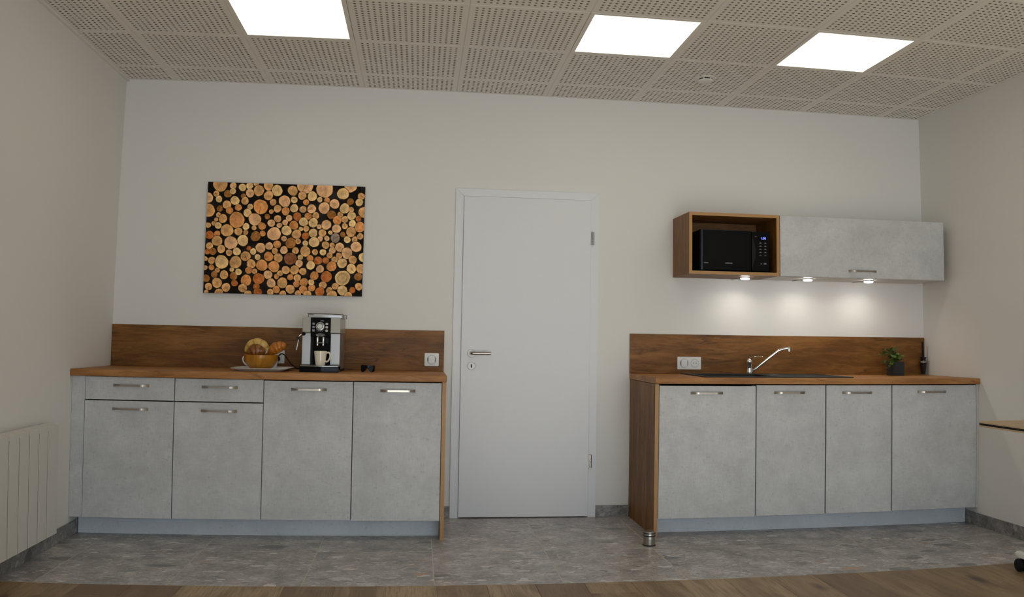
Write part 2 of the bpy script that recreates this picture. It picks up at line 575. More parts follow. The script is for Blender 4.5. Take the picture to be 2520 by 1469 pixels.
rp = random.Random(3)
while px < W:
    xa, xb = max(px, 0.0), min(px + PW, W)
    if xb - xa > 0.01:
        y = TY0 - 0.0008
        first = True
        while y > REAR + 0.01:
            ln = rp.uniform(0.35, 1.9) if first else 1.9
            first = False
            if abs(px - (1.775 - PW*6)) < 0.01 and y > TY0 - 0.01: ln = 0.16
            if abs(px - (1.775 + PW*4)) < 0.01 and y > TY0 - 0.01: ln = 0.17
            yb = max(y - ln, REAR)
            cx, cy = (xa+xb)/2, (y+yb)/2
            t = obj('plank', bx(xa + 0.0004, xb - 0.0004, yb + 0.0004, y - 0.0004, -0.012, 0.0, 0.0008), M_plank, None, None, (cx, cy, 0))
            t.parent = floor
            y = yb
    px += PW

# ------------------------------------------------------------------ setting: ceiling of perforated panels
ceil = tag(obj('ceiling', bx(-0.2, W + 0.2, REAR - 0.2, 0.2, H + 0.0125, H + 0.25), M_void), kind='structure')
CP, CX0, CY0 = 0.5924, 0.9155, -0.8793
HP, HR, DEP = 0.0304, 0.0074, 0.010          # hole pitch, radius, panel thickness

def holed_panel(w, d, ox, oy):
    """Panel of w x d with its hole grid fixed to the full panel it was cut from (offset ox, oy)."""
    bm = B()
    g = 0.0045
    def lines(L, off):
        c = [CP/2 + (i - 8.5)*HP - off for i in range(18)]
        c = [q for q in c if q - HP/2 > g + 0.004 and q + HP/2 < L - g - 0.004]
        return [g] + [q - HP/2 for q in c] + [c[-1] + HP/2] + [L - g]
    X, Y = lines(w, ox), lines(d, oy)
    vc = {}
    def V(x, y, z):
        key = (round(x, 6), round(y, 6), round(z, 6))
        if key not in vc: vc[key] = bm.verts.new((x, y, z))
        return vc[key]
    for i in range(len(X)-1):
        for j in range(len(Y)-1):
            x0, x1, y0, y1 = X[i], X[i+1], Y[j], Y[j+1]
            if 0 < i < len(X)-2 and 0 < j < len(Y)-2:
                cx, cy = (x0+x1)/2, (y0+y1)/2
                # octagon ring: 4 corners + 4 mid points would leave T-joints, so corners only, two ring points each
                cs = [(x0, y0), (x1, y0), (x1, y1), (x0, y1)]
                ring = [(cx + HR*math.cos(math.radians(225 + 45*q)), cy + HR*math.sin(math.radians(225 + 45*q))) for q in range(8)]
                rv = [V(*p, 0.0) for p in ring]
                ru = [V(*p, DEP) for p in ring]
                cv = [V(*p, 0.0) for p in cs]
                for q in range(4):
                    a, b = cv[q], cv[(q+1) % 4]
                    bm.faces.new((a, rv[2*q], rv[2*q+1]))
                    bm.faces.new((a, rv[2*q+1], b))
                    bm.faces.new((b, rv[2*q+1], rv[(2*q+2) % 8]))
                for q in range(8):
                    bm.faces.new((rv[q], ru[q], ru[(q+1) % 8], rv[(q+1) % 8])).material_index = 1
            else:
                bm.faces.new((V(x0, y0, 0), V(x0, y1, 0), V(x1, y1, 0), V(x1, y0, 0)))
    # edges: small chamfer up to the carrier
    x0, x1, y0, y1 = X[0], X[-1], Y[0], Y[-1]
    e = g - 0.0004
    lo = [(x0, y0), (x1, y0), (x1, y1), (x0, y1)]
    up = [(x0 - e, y0 - e), (x1 + e, y0 - e), (x1 + e, y1 + e), (x0 - e, y1 + e)]
    for q in range(4):
        r = (q+1) % 4
        bm.faces.new((V(*lo[q], 0), V(*lo[r], 0), V(*up[r], 0.0022), V(*up[q], 0.0022)))
        bm.faces.new((V(*up[q], 0.0022), V(*up[r], 0.0022), V(*up[r], DEP), V(*up[q], DEP)))
    bmesh.ops.recalc_face_normals(bm, faces=bm.faces[:])
    return bm

LED = {(0, 0), (3, 0), (5, 0)}               # cells of the three lamps
pm = {}
for k in range(-2, 9):
    xa, xb = max(CX0 + CP*k, 0.0), min(CX0 + CP*(k+1), W)
    if xb - xa < 0.02: continue
    for j in range(-2, 13):                  # row j spans CY0 - CP*(j+1) .. CY0 - CP*j
        ya, yb = max(CY0 - CP*(j+1), REAR), min(CY0 - CP*j, 0.0)
        if yb - ya < 0.02 or (k, j) in LED: continue
        key = (round(xb-xa, 3), round(yb-ya, 3), xa == 0.0, yb == 0.0, j < 5)
        if key not in pm:
            if j < 5:
                b_ = holed_panel(xb-xa, yb-ya, xa - (CX0 + CP*k), ya - (CY0 - CP*(j+1)))
            else:
                b_ = bx(0.0013, xb-xa-0.0013, 0.0013, yb-ya-0.0013, 0, DEP)
            o = obj('ceiling_panel', b_, [M_ceil, M_core_shade])
            pm[key] = o.data
        else:
            o = bpy.data.objects.new('ceiling_panel', pm[key])
            COL.objects.link(o)
        o.location = (xa, ya, H)
        o.parent = ceil

# shadow-gap angle along the walls
tag(obj('trim_1', bx(0.0, 0.018, REAR, 0.0, H - 0.014, H - 0.0005), M_ceil), kind='structure')

# ------------------------------------------------------------------ setting: door
dr = thing('door_1', (2.58, 0, 0), kind='structure')
LX0, LX1, LZ = 2.167, 2.996, 2.044
cy0, cy1 = -0.014, -0.0005
b_ = B(); prism(b_, [(DX0, 0.0), (LX0 - 0.002, 0.0), (LX0 - 0.002, LZ + 0.002), (DX0, DZ)], cy0, cy1); obj('casing', b_, M_door, dr)
b_ = B(); prism(b_, [(LX1 + 0.002, 0.0), (DX1, 0.0), (DX1, DZ), (LX1 + 0.002, LZ + 0.002)], cy0, cy1); obj('casing', b_, M_door, dr)
b_ = B(); prism(b_, [(DX0 + 0.0008, DZ), (LX0 - 0.0012, LZ + 0.0025), (LX1 + 0.0012, LZ + 0.0025), (DX1 - 0.0008, DZ)], cy0, cy1); obj('casing', b_, M_door, dr)
obj('door_jamb', box(box(box(B(), DX0 + 0.031, LX0 + 0.012, 0.0, 0.10, 0, DZ - 0.035), LX1 - 0.012, DX1 - 0.031, 0.0, 0.10, 0, DZ - 0.035), LX0 + 0.012, LX1 - 0.012, 0.0, 0.10, LZ - 0.012, DZ - 0.035), M_door, dr)
obj('leaf', bx(LX0, LX1, -0.026, 0.018, 0.007, LZ, 0.0015), M_door, dr)
hx, hz = 2.233, 1.040
b_ = B(); lathe(b_, [(0.0265, -0.0262), (0.0265, -0.031), (0.0245, -0.034)], (hx, 0, hz), 32, 'y'); 
hd = obj('rosette', b_, M_satin, dr, SM)
b_ = B(); tube(b_, spline([(hx, -0.034, hz), (hx, -0.062, hz), (hx + 0.006, -0.071, hz), (hx + 0.018, -0.074, hz), (hx + 0.121, -0.074, hz)], 5), 0.0095, 14)
obj('handle', b_, M_steel, dr, SM)
b_ = B(); lathe(b_, [(0.0255, -0.0262), (0.0255, -0.031), (0.0235, -0.0335)], (hx + 0.001, 0, 0.960), 32, 'y')
lk = obj('lock_plate', b_, M_satin, dr, SM)
b_ = B(); prism(b_, rrect(hx - 0.003, hx + 0.005, 0.948, 0.971, 0.0035), -0.0345, -0.0336); obj('keyhole', b_, M_blkm, lk)
for z0, z1 in ((1.753, 1.837), (0.316, 0.400)):
    b_ = B()
    lathe(b_, [(0.0085, z0), (0.0085, (z0+z1)/2 - 0.001), (0.007, (z0+z1)/2), (0.0085, (z0+z1)/2 + 0.001), (0.0085, z1)], (3.009, -0.024, 0), 16)
    box(b_, 2.998, 3.003, -0.0285, -0.0145, z0, z1)
    obj('hinge', b_, M_steelz, dr, SM)

# ------------------------------------------------------------------ setting: stone baseboards
def skirt(name, parts):
    b = B()
    for p in parts: box(b, *p, 0.001)
    return tag(obj(name, b, M_skirt), kind='structure')
skirt('baseboard_back', [(2.064, DX0 - 0.001, -0.010, -0.0005, 0.0003, 0.072), (DX1 + 0.001, 3.264, -0.010, -0.0005, 0.0003, 0.072)])
skirt('baseboard_left', [(0.0005, 0.010, -1.8, -0.492, 0.0003, 0.078), (0.0005, 0.010, REAR, -1.801, 0.0003, 0.078)])
skirt('baseboard_right', [(W - 0.010, W - 0.0005, -1.484, -0.49, 0.0003, 0.078), (W - 0.010, W - 0.0005, REAR, -1.485, 0.0003, 0.078)])

# ------------------------------------------------------------------ cabinet handles (one bow handle mesh, reused)
def bow_handle_mesh():
    b = B()
    n = 24
    half = 0.097
    prof = []
    for i in range(n+1):
        s = -1 + 2*i/n
        x = s*half
        a = abs(s)
        y = -0.0265 if a < 0.6 else -0.0265 + 0.024*((a-0.6)/0.4)**1.5
        hh = 0.0052 + 0.0022*max(0, (a-0.6)/0.4)
        tt = 0.0035 + 0.0035*max(0, (a-0.62)/0.38)
        prof.append((x, y, hh, tt))
    rings = []
    for x, y, hh, tt in prof:
        rings.append([b.verts.new((x, y - tt, -hh)), b.verts.new((x, y - tt, hh)), b.verts.new((x, y + 0.001, hh)), b.verts.new((x, y + 0.001, -hh))])
    for p, q in zip(rings, rings[1:]):
        for k in range(4):
            b.faces.new((p[k], p[(k+1) % 4], q[(k+1) % 4], q[k]))
    b.faces.new(rings[0]); b.faces.new(list(reversed(rings[-1])))
    bmesh.ops.recalc_face_normals(b, faces=b.faces[:])
    me = bpy.data.meshes.new('handle')
    b.to_mesh(me); b.free()
    me.materials.append(M_steel)
    return me
HANDLE = bow_handle_mesh()
def handle(parent, x, y, z):
    o = bpy.data.objects.new('handle', HANDLE)
    COL.objects.link(o)
    o.parent = parent
    o.location = Vector((x, y, z)) - root(parent).location - (parent.location if parent.parent else Vector((0, 0, 0)))
    return o

FY = -0.605                                   # front plane of the doors
def carcass(b, x0, x1, zt, z0=0.112, yb=-0.012, yf=-0.584, t=0.016):
    box(b, x0, x0 + t, yf, yb, z0, zt)
    box(b, x1 - t, x1, yf, yb, z0, zt)
    box(b, x0 + t, x1 - t, yf, yb, z0, z0 + t)
    box(b, x0 + t, x1 - t, yb - 0.006, yb, z0 + t, zt)
    return b

def base_unit(name, x0, x1, fronts, label, cat, group):
    """fronts: list of (part name, z0, z1, handle x, handle z)"""
    t = thing(name, ((x0+x1)/2, -0.30, 0.112), label, cat, group)
    obj('carcass', carcass(B(), x0, x1, 0.880), M_carc, t)
    for pn, z0, z1, hxx, hzz in fronts:
        d = obj(pn, bx(x0 + 0.0005, x1 - 0.0005, FY, FY + 0.019, z0, z1, 0.0012), M_con, t)
        handle(d, hxx, FY, hzz)
    return t

GL = 'base cabinets of the left counter'
base_unit('drawer_cabinet', 0.0765, 0.5640, [('drawer', 0.7580, 0.8825, 0.330, 0.838), ('door', 0.1125, 0.7520, 0.3285, 0.709)],
          'grey base cabinet with top drawer, nearest the left wall', 'cabinet', GL)
base_unit('drawer_cabinet', 0.5675, 1.0505, [('drawer', 0.7575, 0.8820, 0.814, 0.838), ('door', 0.1130, 0.7515, 0.8125, 0.7075)],
          'grey base cabinet with top drawer, directly under the bread bowl', 'cabinet', GL)
base_unit('base_cabinet', 1.0535, 1.5415, [('door', 0.1130, 0.8790, 1.3005, 0.834)],
          'grey one-door base cabinet under the coffee machine', 'cabinet', GL)
base_unit('base_cabinet', 1.5450, 2.0350, [('door', 0.1090, 0.8790, 1.7905, 0.833)],
          'grey one-door base cabinet under the sunglasses, beside the oak end panel', 'cabinet', GL)
GR = 'base cabinets of the right counter'
base_unit('base_cabinet', 3.2935, 3.8865, [('door', 0.1050, 0.8750, 3.581, 0.834)],
          'wide grey base cabinet with dark gap above its door, beside the steel door stop', 'cabinet', GR)
base_unit('base_cabinet', 3.8915, 4.3315, [('door', 0.1090, 0.8810, 4.098, 0.837)],
          'narrow grey base cabinet under the kitchen tap', 'cabinet', GR)
base_unit('base_cabinet', 4.3385, 4.7725, [('door', 0.1110, 0.8810, 4.539, 0.8365)],
          'narrow grey base cabinet under the right end of the black sink', 'cabinet', GR)
base_unit('base_cabinet', 4.7795, 5.3675, [('door', 0.1145, 0.8810, 5.050, 0.8395)],
          'wide grey base cabinet under the potted plant, next to the right wall', 'cabinet', GR)

tag(obj('filler_panel', bx(0.001, 0.0735, -0.600, -0.582, 0.1125, 0.884, 0.0008), M_con, None, None, (0.04, -0.59, 0.1125)),
    'narrow grey filler strip between left wall and first drawer cabinet', 'panel')
tag(obj('filler_panel', bx(5.3735, W - 0.001, -0.600, -0.582, 0.1125, 0.886, 0.0008), M_con, None, None, (5.379, -0.59, 0.1125)),
    'very narrow grey filler strip between right wall and last base cabinet', 'panel')
tag(obj('plinth_board', bx(0.012, 2.036, -0.490, -0.474, 0.0005, 0.1105, 0.0008), M_plinth, None, None, (1.0, -0.48, 0)),
    'long grey plinth board along the floor under the left counter', 'plinth')
tag(obj('plinth_board', bx(3.293, W - 0.012, -0.490, -0.474, 0.0005, 0.1035, 0.0008), M_plinth, None, None, (4.3, -0.48, 0)),
    'long grey plinth board along the floor under the right counter', 'plinth')

def end_panel(x0, x1, yf, label):
    t = thing('end_panel', ((x0+x1)/2, -0.3, 0), label, 'panel')
    obj('board', bx(x0, x1, yf + 0.0012, -0.011, 0.0006, 0.8845), M_oakz, t)
    obj('edge_band', bx(x0, x1, yf, yf + 0.001, 0.0006, 0.8845), M_edge, t)
end_panel(2.0375, 2.0595, -0.612, 'thin oak end panel at the right end of the left counter')
end_panel(3.2680, 3.2905, -0.607, 'broad oak end panel seen from its side at the left end of the right counter')

ZC = 0.923
tag(obj('worktop', bx(0.0008, 2.0610, -0.635, -0.0008, 0.8855, ZC, 0.004, 3), M_oakw, None, SM, (1.0, -0.3, 0.885)),
    'oak worktop of the left counter carrying coffee machine and bread bowl', 'worktop')
# right worktop, cut out for the sink
SX0, SX1, SY0, SY1 = 3.592, 4.548, -0.555, -0.050
SB = (SX0 + 0.03, SX1 - 0.03, SY0 + 0.03, SY1 - 0.09)   # opening for the basin
b_ = B()
prism(b_, [(-0.622 + 0.004*(1-math.sin(math.radians(a))), ZC - 0.004*(1-math.cos(math.radians(a)))) for a in (0, 30, 60, 90)]
      + [(-0.622, 0.8895), (-0.620, 0.8875), (SB[2], 0.8875), (SB[2], ZC)], 3.2660, W - 0.0008, 'x')
box(b_, 3.2660, SB[0], SB[2], -0.0008, 0.8875, ZC); box(b_, SB[1], W - 0.0008, SB[2], -0.0008, 0.8875, ZC)
box(b_, SB[0], SB[1], SB[3], -0.0008, 0.8875, ZC)
bmesh.ops.remove_doubles(b_, verts=b_.verts[:], dist=1e-5)
wt = obj('worktop', b_, M_oakw, None, SM, (4.3, -0.3, 0.887))
tag(wt, 'oak worktop of the right counter carrying black sink and potted plant', 'worktop')
tag(obj('backsplash', bx(0.0015, 2.0600, -0.0125, -0.0008, ZC + 0.0005, 1.1785, 0.0008), M_oakx, None, None, (0.9, 0, ZC)),
    'long oak backsplash board behind the coffee machine', 'backsplash')
tag(obj('backsplash', bx(3.2650, W - 0.0015, -0.0125, -0.0008, ZC + 0.0005, 1.1810, 0.0008), M_oakx, None, None, (4.85, 0, ZC + 0.06)),
    'long oak backsplash board behind the sink and tap', 'backsplash')

# ------------------------------------------------------------------ picture of stacked logs
LOGS = """285,110,85,t 430,130,38,p 535,148,42,y 615,130,38,y 690,100,32,t 720,182,60,t 828,130,52,t 925,180,62,y 828,238,52,t 1010,300,65,p 1103,180,56,t 1245,115,95,p
1210,235,46,t 1323,240,54,y 1465,155,98,p 1760,120,72,p 1672,208,66,y 1880,235,40,t 1857,305,43,y 1755,297,38,b 1490,283,32,o 1408,278,30,y 1575,325,55,p 1253,310,33,o 1118,283,38,y 1457,372,64,p
240,222,34,t 370,222,42,b 425,192,35,y 270,282,37,y 140,268,62,p 450,297,50,y 545,245,28,b 563,300,42,t 620,212,47,p 360,345,48,t 488,375,38,o 390,410,40,o 280,388,34,b 155,410,72,t 622,365,32,y
740,365,82,O 880,313,37,t 930,385,42,t 860,418,26,t 1022,412,45,o 1118,378,46,y 1217,390,38,p 1315,383,50,p 1362,460,40,t 1275,467,40,o 1153,472,46,r 1060,490,36,p 932,498,40,t 815,475,30,b
592,435,46,y 675,507,70,p 472,515,88,O 265,460,28,t 315,500,48,t 240,512,22,t 212,555,25,t 262,578,38,y 150,575,30,t 362,632,70,t 575,588,38,y 755,582,42,o 665,602,26,t 572,655,28,t 490,645,44,t
860,548,42,p 950,572,30,p 1015,540,32,p 1113,570,50,o 1222,532,50,y 1332,540,53,y 1253,608,33,t 1192,612,25,y 1330,658,50,y 1400,585,28,p 1480,562,55,p 1540,447,48,b 1605,510,50,o 1640,445,32,t
1690,500,38,t 1767,458,48,y 1690,375,57,y 1765,388,30,t 1905,418,60,t 1845,490,32,r 1775,545,40,y 1690,575,33,t 1595,605,50,p 1525,650,24,y 1435,655,42,t 1760,640,56,t 1860,585,58,o 1862,690,35,t
1800,725,33,t 1715,728,38,y 1665,670,30,b 1580,710,52,g 1485,715,30,p 1410,720,30,p 1340,758,58,y 1243,690,40,r 1143,670,52,t 1030,630,56,y 890,668,75,p 762,665,32,o 682,697,55,b 1002,722,30,p
1077,770,58,b 1160,750,32,t 1242,772,32,y 1470,790,42,t 1545,792,29,t 1545,850,38,p 1630,815,52,p 1815,808,60,p 165,685,46,r 250,672,35,o 250,750,58,t 405,770,73,p 540,745,62,y 165,805,38,t 297,840,45,t
145,870,32,r 205,868,38,b 385,882,36,t 472,868,44,y 608,832,26,r 655,868,35,y 738,825,55,p 835,805,42,p 925,785,42,o 898,858,34,t 1000,850,43,p 1130,855,38,t 1240,862,58,t 1350,870,34,t 1440,872,36,y
1515,905,34,t 1620,910,34,t 1710,880,62,p 1895,925,52,y 1775,955,47,t 120,950,25,t 190,968,40,t 302,985,75,y 457,988,68,t 570,920,55,t 705,930,32,y 828,922,52,o 935,937,50,t 1072,945,68,d 1185,930,30,y
1295,940,36,o 1383,965,45,r 1470,963,37,r 1570,955,36,t 1655,993,55,y 1170,1000,42,p 1300,1018,48,y 1405,1060,44,p 1535,1030,55,o 1758,1055,55,y 1870,1055,55,t 188,1045,32,o 120,1050,25,p 253,1078,28,t
220,1125,36,b 328,1128,48,t 415,1070,25,y 435,1140,43,b 490,1095,36,y 632,1005,50,t 605,1078,38,o 670,1088,30,t 752,1020,63,O 887,1035,62,O 820,1125,48,p 915,1145,28,o 955,1110,32,t 1020,1072,46,t
1118,1072,50,t 1212,1088,40,t 1070,1152,34,o 1148,1160,40,t 1340,1135,48,o 1475,1145,62,r 1658,1160,85,y 1835,1145,43,b 130,1168,40,b 250,1218,56,t 445,1220,36,r 575,1188,60,o 715,1170,62,r 855,1218,50,p
980,1215,58,t 1140,1228,36,o 1222,1208,46,o 1310,1270,40,o 1305,1210,34,y 1435,1240,42,t 1575,1252,38,t 1655,1300,56,y 1765,1295,35,r 1840,1255,42,t 155,1258,40,t 350,1268,48,t 537,1275,48,t 690,1258,36,r
912,1290,40,o 1068,1285,50,t 1215,1290,46,o 1400,1315,52,r 1508,1298,36,t 130,1320,25,t 270,1330,48,t 595,1340,40,t 705,1320,46,r 845,1320,36,t 1155,1335,35,t 985,1340,38,t 1262,1345,45,t 1535,1360,60,t 1720,1360,45,t"""
PAL = {'t': (172, 128, 82), 'y': (183, 150, 103), 'p': (177, 136, 98), 'o': (166, 110, 62), 'O': (171, 115, 68), 'b': (124, 80, 38), 'r': (146, 82, 38), 'd': (104, 62, 40), 'g': (112, 96, 84)}
def lin(c): 
    c = c/255
    return c/12.92 if c <= 0.04045 else ((c+0.055)/1.055)**2.4

PX0, PX1, PZ0, PZ1, PYF = 0.5565, 1.5365, 1.3840, 2.0805, -0.024
def log_print():
    """The printed image as colours on a fine grid (flat print on the canvas)."""
    import numpy as np
    nx, nz = 440, 310
    u = np.linspace(0, 1, nx)[None, :].repeat(nz, 0)
    t = np.linspace(0, 1, nz)[:, None].repeat(nx, 1)          # 0 top, 1 bottom
    # print units: about 1790 x 1240
    X, Y = u*1790.0, t*1241.0
    rs = np.random.RandomState(5)
    def vnoise(cells_x, cells_y):
        g = rs.rand(cells_y+2, cells_x+2)
        a, b = u*cells_x, t*cells_y
        i, j = a.astype(int), b.astype(int)
        fx, fy = a-i, b-j
        fx, fy = fx*fx*(3-2*fx), fy*fy*(3-2*fy)
        return (g[j, i]*(1-fx)+g[j, i+1]*fx)*(1-fy) + (g[j+1, i]*(1-fx)+g[j+1, i+1]*fx)*fy
    n1, n2, n3 = vnoise(14, 10), vnoise(60, 42), vnoise(180, 125)
    img = np.zeros((nz, nx, 3))
    bgm = np.clip((n1-0.45)*2.2, 0, 1)[..., None]
    img[:] = np.array([11, 7, 5]) + bgm*np.array([20, 18, 19]) + (n2[..., None]-0.5)*12
    for s in LOGS.split():
        x, y, r, c = s.split(',')
        x, y, r = float(x), float(y), float(r)*1.01
        yy = (y-88-(x-148)*0.021)                                 # the photo shows the print slightly sheared
        xl = 148 - 53*yy/1245
        cx, cy = (x-xl)/1778*1790, yy/1241*1241
        dx, dy = X-cx, Y-cy
        an = np.arctan2(dy, dx)
        ph = rs.rand(4)*6.28
        wob = 1 + 0.035*np.sin(2*an+ph[0]) + 0.025*np.sin(3*an+ph[1]) + 0.015*np.sin(7*an+ph[2])
        d = np.hypot(dx, dy)/(r*wob)
        bark = np.clip((1.12-d)/0.08, 0, 1)[..., None]
        img = img*(1-bark*0.75) + np.array([34, 21, 13])*bark*0.75
        base = np.array(PAL[c], float)*(0.94+0.12*rs.rand())
        ring = 0.5+0.5*np.sin(d*r*0.42+ph[3]+2*n2)
        heart = np.clip(1-d/0.62, 0, 1)[..., None]
        col = base + (ring[..., None]-0.5)*8 + (n3[..., None]-0.5)*24 + (n2[..., None]-0.5)*22
        col = col*(1-0.14*heart*(1 if c in 'typ' else -0.5))
        side = np.clip((dx*math.cos(ph[1])+dy*math.sin(ph[1]))/r, -1, 1)[..., None]
        col = col*(1+0.08*side)
        if c == 'y' and r > 80:
            col = col*(1-0.18*np.exp(-((d-0.62)/0.16)**2)[..., None])
        rim = np.clip((d-0.74)/0.2, 0, 1)[..., None]
        col = col + rim*np.array([16, 15, 6])
        if rs.rand() < 0.22:                                      # drying crack
            aa = ph[2]
            cr = np.exp(-((dx*math.sin(aa)-dy*math.cos(aa))/3.0)**2)*((dx*math.cos(aa)+dy*math.sin(aa)) > 0)
            col = col + cr[..., None]*30*(1 if rs.rand() < 0.6 else -2)
        m = np.clip((1.0-d)/0.045, 0, 1)[..., None]
        img = img*(1-m) + col*m
    img = np.clip(img, 4, 255)/255.0
    L = np.where(img <= 0.04045, img/12.92, ((img+0.055)/1.055)**2.4)*PRINT_GAIN
    me = bpy.data.meshes.new('print')
    xs = PX0 + (PX1-PX0)*u
    zs = PZ1 - (PZ1-PZ0)*t
    co = np.stack([xs - PX0, np.zeros_like(xs), zs - PZ0], -1).reshape(-1, 3)
    idx = np.arange(nx*nz).reshape(nz, nx)
    q = np.stack([idx[:-1, :-1], idx[1:, :-1], idx[1:, 1:], idx[:-1, 1:]], -1).reshape(-1)
    nf = (nx-1)*(nz-1)
    me.vertices.add(nx*nz); me.vertices.foreach_set('co', co.ravel())
    me.loops.add(nf*4); me.loops.foreach_set('vertex_index', q.astype(np.int32))
    me.polygons.add(nf); me.polygons.foreach_set('loop_start', np.arange(0, nf*4, 4, dtype=np.int32))
    me.update(calc_edges=True)
    at = me.attributes.new('ink', 'FLOAT_COLOR', 'POINT')
    at.data.foreach_set('color', np.concatenate([L.reshape(-1, 3), np.ones((nx*nz, 1))], 1).astype(np.float32).ravel())
    return me
PRINT_GAIN = 2.05
k = N('canvas_print')
a_ = k.n('ShaderNodeAttribute'); a_.attribute_name = 'ink'
k.base(k.mix(0.0, a_.outputs['Color'], (0.25, 0.2, 0.15)))
k.b.inputs['Roughness'].default_value = 0.5
k.b.inputs['Specular IOR Level'].default_value = 0.08
k.bump(k.noise(k.coord(), 900, 1).outputs['Fac'], 0.08, 0.0003)
pic = thing('wall_picture', (PX0, PYF - 0.0004, PZ0), 'unframed canvas picture of stacked sawn logs on the wall above the coffee machine', 'picture')
obj('canvas', bx(PX0, PX1, PYF, -0.001, PZ0, PZ1, 0.001), plain('canvas_edge', (0.10, 0.07, 0.05), 0.7, vary=0.3), pic)
po = bpy.data.objects.new('print', log_print())
COL.objects.link(po); po.data.materials.append(k.m); po.parent = pic

# ------------------------------------------------------------------ wall cabinets
CB, CT, CF = 1.556, 1.945, -0.345
t = thing('open_wall_cabinet', (3.855, -0.17, CB), 'open oak wall cabinet holding the black microwave', 'cabinet')
x0, x1, th = 3.5545, 4.1540, 0.0200
for n_, a in (('side_panel', (x0, x0 + th, CF + 0.001, -0.0008, CB, CT)), ('side_panel', (x1 - th, x1, CF + 0.001, -0.0008, CB, CT)),
              ('top_panel', (x0 + th, x1 - th, CF + 0.001, -0.0008, CT - th, CT)), ('bottom_panel', (x0 + th, x1 - th, CF + 0.001, -0.0008, CB, CB + th))):
    obj(n_, bx(*a), M_oakz if n_ == 'side_panel' else M_oakx, t)
obj('back_panel', bx(x0 + th, x1 - th, -0.012, -0.001, CB + th, CT - th), M_oakx, t)
b_ = B()
box(b_, x0, x0 + th, CF, CF + 0.001, CB, CT); box(b_, x1 - th, x1, CF, CF + 0.001, CB, CT)
box(b_, x0 + th, x1 - th, CF, CF + 0.001, CT - th, CT); box(b_, x0 + th, x1 - th, CF, CF + 0.001, CB, CB + th)
obj('edge_band', b_, M_edge, t)
t = thing('flap_wall_cabinet', (4.74, -0.17, CB), 'long grey wall cabinet with one flap door, next to the right wall', 'cabinet')
b_ = B()
fx0, fx1 = 4.1565, 5.3260
box(b_, fx0, fx0 + 0.018, CF + 0.0215, -0.0008, CB, CT - 0.003); box(b_, fx1 - 0.018, fx1, CF + 0.0215, -0.0008, CB, CT - 0.003)
box(b_, fx0 + 0.018, fx1 - 0.018, CF + 0.0215, -0.0008, CB, CB + 0.018); box(b_, fx0 + 0.018, fx1 - 0.018, CF + 0.0215, -0.0008, CT - 0.021, CT - 0.003)
box(b_, fx0 + 0.018, fx1 - 0.018, -0.010, -0.001, CB + 0.018, CT - 0.021)
obj('carcass', b_, M_cab, t)
d = obj('flap_door', bx(4.1585, fx1, CF, CF + 0.019, CB + 0.0005, CT - 0.002, 0.001), M_con, t)
handle(d, 4.726, CF, 1.6005)

# ------------------------------------------------------------------ lamps under the wall cabinets
UL = ['small wedge lamp under the open oak cabinet, first of the three from the door',
      'small wedge lamp under the grey wall cabinet, right beside the oak cabinet',
      'small wedge lamp under the grey wall cabinet, below the flap handle']
for (lx, ly), lb in zip(((3.982, -0.195), (4.416, -0.197), (4.858, -0.190)), UL):
    t = thing('under_cabinet_lamp', (lx, ly, CB), lb, 'lamp', 'lamps under the wall cabinet')
    zb = CB - 0.0008
    b_ = B()
    prism(b_, [(lx - 0.029, -0.02), (lx - 0.019, -0.02), (lx + 0.006, ly + 0.03), (lx - 0.008, ly + 0.03)], zb - 0.004, zb, 'z')
    lathe(b_, [(0.034, zb), (0.034, zb - 0.004), (0.031, zb - 0.0055)], (lx, ly, 0), 28)
    obj('body', b_, M_steelz, t)
    b_ = B()
    lathe(b_, [(0.030, zb - 0.006), (0.0295, zb - 0.010), (0.026, zb - 0.0135), (0.018, zb - 0.0155), (0.006, zb - 0.016)], (lx, ly, 0), 28)
    obj('lens', b_, M_lens, t, SM)
    l = add_light('led_spot', 'AREA', (0, 0, -0.018), (0, 0, 0), SPOT_ENERGY, (1.0, 0.94, 0.82), shape='DISK', size=0.05, spread=math.radians(150))
    l.parent = t

# ------------------------------------------------------------------ square ceiling lamps
for (kx, lb) in ((0, 'square lit ceiling lamp above the coffee machine'), (3, 'square lit ceiling lamp right of the door, middle one of three'),
                 (5, 'square lit ceiling lamp above the grey wall cabinet')):
    xa, yb = CX0 + CP*kx, CY0
    xb, ya = xa + CP, yb - CP
    t = thing('ceiling_lamp', ((xa+xb)/2, (ya+yb)/2, H), lb, 'lamp', 'square lamps set in the ceiling')
    e = 0.0245
    b_ = B()
    z0, z1 = H - 0.001, H + 0.012
    box(b_, xa + 0.0015, xa + e, ya + 0.0015, yb - 0.0015, z0, z1); box(b_, xb - e, xb - 0.0015, ya + 0.0015, yb - 0.0015, z0, z1)
    box(b_, xa + e, xb - e, ya + 0.0015, ya + e, z0, z1); box(b_, xa + e, xb - e, yb - e, yb - 0.0015, z0, z1)
    obj('frame', b_, M_ceil, t)
    obj('diffuser', bx(xa + e, xb - e, ya + e, yb - e, H - 0.0005, H + 0.008), M_led, t)

